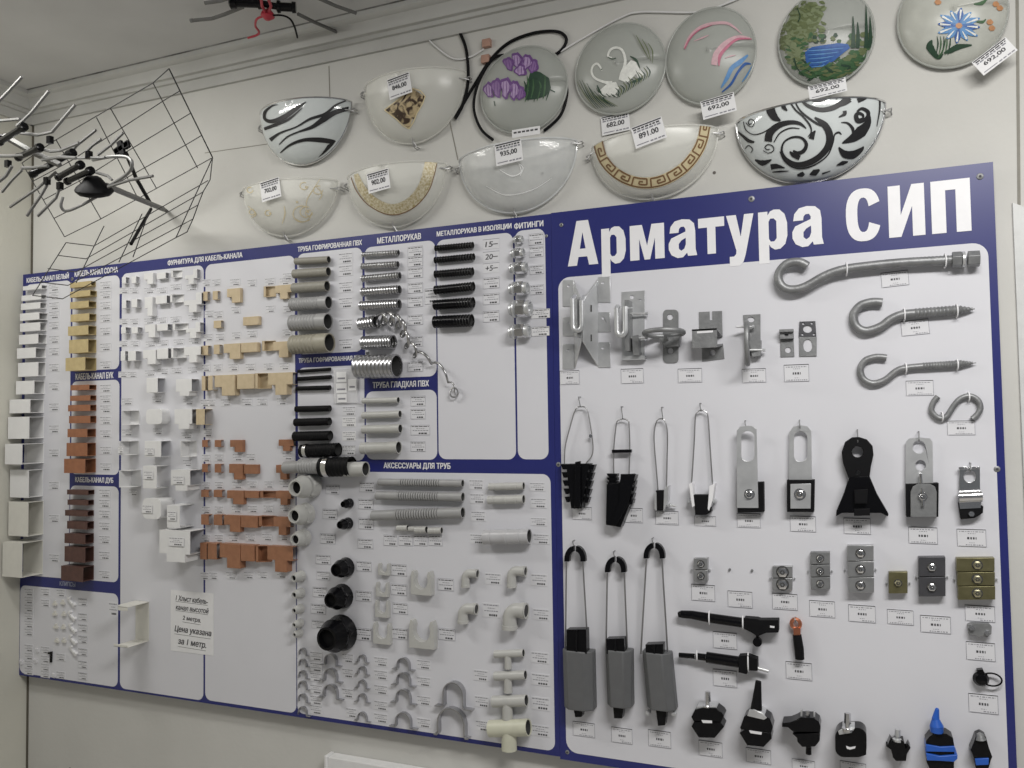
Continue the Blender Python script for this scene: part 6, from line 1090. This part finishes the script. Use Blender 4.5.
sw_([(430, 92), (470, 125), (540, 148), (610, 140), (670, 110), (720, 70)], [10, 20, 26, 30, 32, 40]); sw_([(470, 88), (520, 95), (570, 88), (595, 72)], [6, 14, 12, 4]); sw_([(630, 68), (642, 82), (655, 68)], [4, 8, 4]); sw_([(720, 85), (690, 110), (650, 130)], [40, 26, 4]); sw_([(770, 95), (800, 82), (835, 70)], [26, 26, 12])
sw_([(775, 205), (800, 200), (800, 180), (775, 170), (760, 185), (770, 215), (800, 215), (830, 190), (830, 160), (795, 142), (765, 160)], [6, 12, 16, 20, 26, 30, 20, 22, 24, 18, 10]); sw_([(835, 180), (830, 230), (790, 280), (740, 320), (675, 350)], [20, 40, 70, 50, 4]); sw_([(670, 225), (710, 230), (740, 265), (740, 305)], [4, 12, 20, 6])
sw_([(690, 155), (690, 175), (655, 193)], [24, 22, 4]); sw_([(655, 375), (690, 415), (740, 420), (790, 390), (805, 370)], [6, 46, 50, 26, 4]); sw_([(642, 485), (680, 470), (712, 462)], [4, 26, 4]); sw_([(903, 75), (902, 150), (885, 250)], [12, 10, 4]); sw_([(930, 75), (928, 110)], [12, 8])
sw_([(45, 280), (80, 310), (110, 335), (145, 345)], [8, 16, 22, 12]); sw_([(38, 225), (55, 205), (75, 180)], [18, 22, 6]); sw_([(130, 228), (118, 238), (110, 222), (125, 205), (145, 220), (135, 250), (110, 245), (95, 225)], [3, 7, 6, 5, 5, 5, 4, 4]); sw_([(80, 220), (95, 270), (140, 298), (200, 285), (260, 245)], [5, 6, 6, 6, 4])
sw_([(90, 385), (110, 365), (135, 385), (125, 410)], [5, 6, 6, 4]); sw_([(240, 385), (225, 390), (210, 375), (230, 358), (258, 370), (262, 395), (230, 410), (200, 395)], [4, 6, 6, 6, 6, 6, 5, 4]); sw_([(150, 450), (195, 470), (250, 450)], [6, 36, 6]); sw_([(245, 495), (280, 490), (330, 500)], [34, 30, 4]); sw_([(255, 525), (300, 522), (355, 518)], [6, 12, 3]); sw_([(405, 545), (430, 540), (445, 530)], [12, 30, 20]); sw_([(480, 540), (510, 528), (540, 510)], [6, 40, 8]); sw_([(555, 535), (605, 518)], [10, 4])
lamp(d, WGLASS, 'milky half-round glass shade covered in bold black scrollwork', [m], CHROME, (352,))
# ---- cables on the wall
def cable(name, label, raw, r, mt, h=HW+.006, cat='cable'):
    m = M(mt); m.tube([at(p[0], p[1], h+(p[2] if len(p) > 2 else 0)) for p in cat_rom([(*q, 0) if len(q) == 2 else q for q in raw], 8)], r, 8); thing(name, label, cat, m)
cable('power_cable', 'thick black cable bending down beside the diamond shade', [(460, 33), (464.6, 44), (467.4, 58), (468, 82), (463, 104), (455, 119)], .0045, BLACKM)
cable('power_cable', 'black cable looping over and around the purple flower shade', [(455, 118), (478, 79), (492, 58), (510, 42), (534, 33), (556, 31.4), (565.6, 37), (565, 45), (558, 53), (550, 56)], .0042, BLACKM)
cable('power_cable', 'black cable curving down the near side of the purple flower shade', [(504, 55), (494, 58), (484, 71), (476, 90), (474, 110), (481, 129), (493, 140)], .004, BLACKM, HW+.0105)
cable('power_cable', 'black cable end curving behind the purple flower shade to its tag', [(557, 69), (566, 85), (566.4, 98), (560, 116), (544, 131)], .004, BLACKM)
cable('thin_wire', 'thin white wire drooping from the ceiling to the small connectors', [(410, 0), (418, 18), (426, 36), (440, 50), (455, 59), (470, 57), (484, 49)], .0022, WPL)
cable('thin_wire', 'thin white wire running over the swan shade towards the ceiling', [(560, 52), (580, 40), (620, 18), (642, 12), (698, 12), (730, 2), (760, -12)], .0024, WPL)
PKB = mat('pinkish_connector', (.42, .25, .19), .5)
for x, y, l in ((488, 44.6, 'upper small pinkish wire connector on the wall'), (487, 60.4, 'lower small pinkish wire connector on the wall')):
    m = M(PKB, bev=.001); a = at(x, y, HW); s = mm(x, y, HW); m.box(a.x-4.4*s, a.x+4.2*s, a.y-3.8*s, a.y+4*s, HW, HW+.014); thing('wire_connector', l, 'connector', m, 'pinkish wire connectors')
m = M(PAPERW, INK, flat=True); a, b = X(512, 130, HW+.05), X(540, 127, HW+.05); z0, z1 = Z(526, 136, HW+.05), Z(526, 128, HW+.05); m.box(a, b, z0, z1, HW+.05, HW+.0505)
for k in range(6): m.box(a+(b-a)*(.06+.15*k), a+(b-a)*(.17+.15*k), z0+(z1-z0)*.5, z0+(z1-z0)*.72, HW+.0505, HW+.0507, 1)
thing('price_tag', 'price tag half hidden between the purple flower shade and the clear shade', 'price tag', m, 'price tags on the lamp shades')
# ================================================================ television antennas in the upper left corner and on the ceiling
def wire3(m, raw, r, n=6, k=0):
    P = [at(*q) for q in raw]; P = cat_rom(P, k) if k else P; m.tube(P, r, n); return m
def lerp2(a, b, t): return tuple(a[i]+(b[i]-a[i])*t for i in range(len(a)))
ht, hm, hb = .30, .09, .28             # grid reflector: upper edge, hinge line, lower edge distances from the boards
UL, UR, HL, HR = (54, 141, ht), (169, 68.6, ht), (96, 222, hm), (212.6, 157.6, hm); LL, LR = (33, 295, hb), (192, 236, hb)
up = M(GRIDM); R = .0014
UC, LC = (22, 163, .25), (64.6, 236.8, .13)                 # outer corners on the antenna's near side
wire3(up, [UC, UL, (153, 83, ht), UR], R); wire3(up, [UR, HR], R*1.3); wire3(up, [UC, LC], R); wire3(up, [LC, (100, 219.4, hm), HR], R)
for t in (.25, .5, .75):
    p, q = lerp2((96.5, 117.5, ht), (140, 196, hm), t), lerp2(UR, HR, t); w_ = lerp2(UC, LC, t); mid = lerp2(w_, p, .5)
    wire3(up, [w_, (mid[0], mid[1]+2, mid[2]), p, (q[0]-15, q[1]+9, q[2]), q], R)
for (a, b) in (((96.5, 117.5, ht), (138, 198.6, hm)), ((110.6, 108.6, ht), (156.6, 188.6, hm)), ((153, 83, ht), (197.6, 168, hm)), ((56, 139.6, ht), (101, 219, hm))): wire3(up, [a, b], R)
lo = M(GRIDM); wire3(lo, [HR, (210, 180, 0.187), (203, 192, 0.216), (198, 205, 0.238), (193, 219, 0.259), (187, 232, hb), (176, 237.6, hb)], R); wire3(lo, [HR, (176, 237.6, hb)], R)
for a, b in (((66, 242.6, 0.158), (208, 180.6, 0.180)), ((58, 255.4, 0.187), (203, 192, 0.209)), ((48, 268.6, 0.216), (198, 205, 0.238)), ((40, 282, 0.245), (193, 219, 0.259)), ((32.6, 295.4, hb), (176, 237.6, hb))):
    c = (a[0]+(28 if a[0] > 34 else 30), a[1]+3.4, a[2]); wire3(lo, [a, c, lerp2(c, b, .12), b], R)
wire3(lo, [(66, 242.6, 0.158), (32.6, 295.4, hb)], R)
for t0, t1 in (((104, 226, 0.158), (76, 283, hb)), ((142, 214, 0.158), (119, 262, hb)), ((150, 209, 0.158), (133, 257, hb))): wire3(lo, [t0, t1], R)
br = M(BLACKM); wire3(br, [(126, 153, .32), (136, 178, .22), (152, 206, .10)], .0055, 8); wire3(br, [(151, 209, .10), (140, 228, .19), (131, 244, .26)], .0048, 8)
pt = M(BLACKM, bev=.001); c = at(122, 148, .33); s = mm(122, 148, .33)
for dx, dz, w, hh in ((0, 0, 9.5, 2.8), (-1, 0, 3, 7.6), (-6.4, -2.4, 3, 3.6), (6.4, 2.4, 3, 3.6)): q = (c.x+dx*s, c.y+dz*s); ca, sa = math.cos(.36), math.sin(.36); pt.prism([(q[0]+(u*ca-v*sa)*s, q[1]+(u*sa+v*ca)*s) for u, v in ((-w, -hh), (w, -hh), (w, hh), (-w, hh))], .325, .334)
bm_ = M(ALUD); p, q = at(106, 185.4, .50), at(164, 209.4, .08); bm_.tube([p, q], .0075, 4); wa = M(BLACKM); wa.tube([q, at(166.6, 211.2, HW+.008)], .006, 8); dm = M(BLACKM); c = at(91, 187, .54); sd = mm(91, 187, .54)
dm.rev([(-.012, 8*sd), (-.008, 14*sd), (0, 17.4*sd), (.004, 18*sd), (.012, 16*sd), (.022, 11*sd), (.034, 7.4*sd), (.038, 5*sd)], (c.x, c.y-4*sd, .53), (c.x+.25, c.y+1, .9), 24)
lp = M(ALU); wire3(lp, [(93, 160, .52), (112, 156.6, .55), (128, 157.6, .55), (132, 165, .55), (127, 174, .54), (108, 187, .52)], .0042, 8, 6); lp2 = M(ALU); wire3(lp2, [(63, 197, .55), (61, 206, .55), (66, 211, .54), (80, 206, .54), (100, 195, .52)], .0036, 8, 6)
def holder(m, a, b, h, r=3.4):
    p, q = at(*a, h), at(*b, h+.02); s = mm(*a, h); L = (q-p).length; m.rev([(0, r*.8*s), (.004, r*1.15*s), (L*.1, r*1.1*s), (L*.12, r*.85*s), (L*.86, r*.85*s), (L*.88, r*1.25*s), (L-.002, r*1.2*s), (L, r*.7*s)], p, q, 10)
HD, EL = [], []
for a, b, h in (((31, 175, ), (74, 152), .56), ((57, 178), (82, 164), .56), ((66, 182), (92, 170), .55)): hd = M(BLACK); holder(hd, a, b, h); HD.append(('element_holder', hd))
for raw, mt in (([(62, 157), (80, 158), (105, 157.6)], ALU), ([(72, 152), (76, 146), (96, 130)], ALUD), ([(86, 152), (92, 146), (101, 139)], ALUD), ([(98, 155), (112, 144), (123, 133)], ALUD), ([(47, 185), (42, 194), (27, 216)], ALUD), ([(60, 187), (56, 198), (38, 216)], ALUD), ([(95, 172), (108, 176), (112, 180)], ALU), ([(22, 170), (12, 180), (2, 192)], ALUD), ([(108, 187), (130, 180), (153, 176)], ALUD), ([(56, 172), (38, 188), (10, 207)], ALUD)):
    P = [at(x, y, .55) for x, y in raw]; e_ = M(mt); e_.tube(P, .0036, 6); EL.append(('element', e_))
for x, y in ((47, 181), (60, 186), (50, 140), (8, 164), (89, 155)): p = at(x, y, .55); hd = M(BLACK); HD.append(('end_cap', hd)); hd.box(p.x-.006, p.x+.006, p.y-.009, p.y+.009, .544, .556)
thing('grid_antenna', 'television antenna with a folding black wire grid reflector in the upper corner', 'antenna', [('upper_grid', up), ('lower_grid', lo), ('hinge_bracket', br), ('bracket_plate', pt), ('boom', bm_), ('junction_dome', dm), ('feed_loop', lp), ('feed_loop', lp2), ('wall_arm', wa)]+HD+EL)
HD, EL = [], []
for a, b, h in (((-2, 143), (25, 126), .68), ((17, 158), (41, 147), .67)): hd = M(BLACK); holder(hd, a, b, h, 3.5); HD.append(('element_holder', hd))
for raw, mt in (([(20, 133), (38, 135), (52, 132), (57, 126), (75, 105)], ALU), ([(17, 126), (24, 120), (32, 112), (49, 91)], ALU), ([(42, 149), (51, 151.4), (60, 150.6), (79, 143)], ALU), ([(-2, 121), (10, 120), (20, 119)], ALU), ([(-2, 102), (8, 92), (22, 77)], ALU), ([(42, 160), (60, 157), (76, 158)], ALU),
                ([(0, 156), (12, 156), (24, 155)], ALUD), ([(12, 166), (6, 176), (-4, 184)], ALUD), ([(22, 168), (30, 168), (48, 166)], ALUD)):
    e_ = M(mt); e_.tube([at(x, y, .68) for x, y in raw], .0038, 6); EL.append(('element', e_))
bm2 = M(ALUD); bm2.tube([at(4, 136, .67), at(30, 151, .66), at(60, 165, .64)], .0072, 4)
p = at(4, 136, .67); wa = M(BLACKM); wa.tube([p, Vector((XL, p.y+.02, p.z))], .006, 8)
thing('yagi_antenna', 'half seen antenna of upswept aluminium rods on black holders at the edge', 'antenna', [('boom', bm2), ('wall_arm', wa)]+HD+EL)
# antenna hanging from the ceiling
hc = .62
def ceil_pt(x, y, drop=.03):
    d = unview((x-512)/F, 1, (384-y)/F); k = (ZC-drop-CZ)/d.z; p = CAM+d*k; return Vector((p.x, p.z, -p.y-BF))
hd, rd, BL = M(BLACK), M(RED), []
for a, b in (((229, 2.4), (262, 3.6)), ((276, 6.6), (296, 7.6))):
    p, q = ceil_pt(*a), ceil_pt(*b); L = (q-p).length; hd.rev([(0, .010), (.004, .017), (L*.22, .016), (L*.25, .0115), (L-.012, .0115), (L-.01, .015), (L, .014)], p, q, 12)
hd.tube([ceil_pt(262, 3.6), ceil_pt(277, 6.6)], .009, 8)
for raw in ([(190.6, 20.6), (212, 18.6), (224, 14.6), (243, 7)], [(298, 14), (314, 22), (337, 32)], [(205, 3), (220, 1), (232, -3)], [(318, -2), (336, 6), (356, 13)]):
    el = M(ALUD); el.tube([ceil_pt(*c, .03) for c in raw], .0055, 6); BL.append(('blade', el))
tp = M(ALU); tp.tube([ceil_pt(190.6, 20.6), ceil_pt(192.4, 20.4)], .0065, 6)
kn = ceil_pt(267, 13, .045); rd.rev([(0, .006), (.01, .019), (.02, .017), (.03, .006)], kn+Vector((0, -.02, 0)), kn+Vector((.02, .1, 0)), 10)
for raw in ([(261, -2), (262, 6), (266, 13)], [(268, -2), (271, 6), (268, 13)]): rd.tube([ceil_pt(*c, .05) for c in raw], .004, 6)
rd.tube(cat_rom([ceil_pt(*c, .055) for c in ((264, 16), (257, 19), (255.4, 26), (259, 31.6), (257, 35), (248, 38))], 6), .0032, 6)
bw = M(BLACKM); bw.tube(cat_rom([ceil_pt(*c, .055) for c in ((270, 15.4), (282, 15.4), (290, 19), (294.6, 27), (297.4, 37.6))], 6), .0028, 6)
thing('ceiling_antenna', 'black antenna rod under the ceiling with grey blades and knotted red wire', 'antenna', [('rod', hd), ('blade_tip', tp), ('red_wire', rd), ('black_wire', bw)]+BL)
# ================================================================ light and camera
def area(name, loc, tgt, sx, sy, pw, colr):
    l = bpy.data.lights.new(name, 'AREA'); l.shape = 'RECTANGLE'; l.size, l.size_y = sx, sy; l.energy = pw; l.color = colr
    o = bpy.data.objects.new(name, l); col.objects.link(o); o.location = loc; o.rotation_euler = (Vector(tgt)-Vector(loc)).to_track_quat('-Z', 'Y').to_euler()
area('ceiling_light_left', (-2.05, -.95, ZC-.04), (-2.0, -.65, 0), .9, .2, 16, (1, .98, .94))
area('ceiling_light_right', (.5, -1.45, ZC-.04), (.45, -.9, 0), 1.2, .3, 46, (1, .98, .95))
w = bpy.data.worlds.new('room_light'); bpy.context.scene.world = w; w.use_nodes = True; w.node_tree.nodes['Background'].inputs[0].default_value = (.93, .96, 1, 1); w.node_tree.nodes['Background'].inputs[1].default_value = .14
c = bpy.data.cameras.new('camera'); co = bpy.data.objects.new('camera', c); col.objects.link(co); c.sensor_width = 36; c.lens = F/1024*36; c.clip_start = .02
r, u, f = unview(1, 0, 0), unview(0, 0, 1), unview(0, 1, 0)
co.matrix_world = Matrix(((r.x, u.x, -f.x, CAM.x), (r.y, u.y, -f.y, CAM.y), (r.z, u.z, -f.z, CAM.z), (0, 0, 0, 1)))
sc_ = bpy.context.scene; sc_.camera = co; sc_.view_settings.view_transform = 'Standard'; sc_.view_settings.look = 'None'; sc_.view_settings.exposure = 0
sc_.cycles.use_denoising = True; sc_.cycles.max_bounces = 6; sc_.cycles.transparent_max_bounces = 12
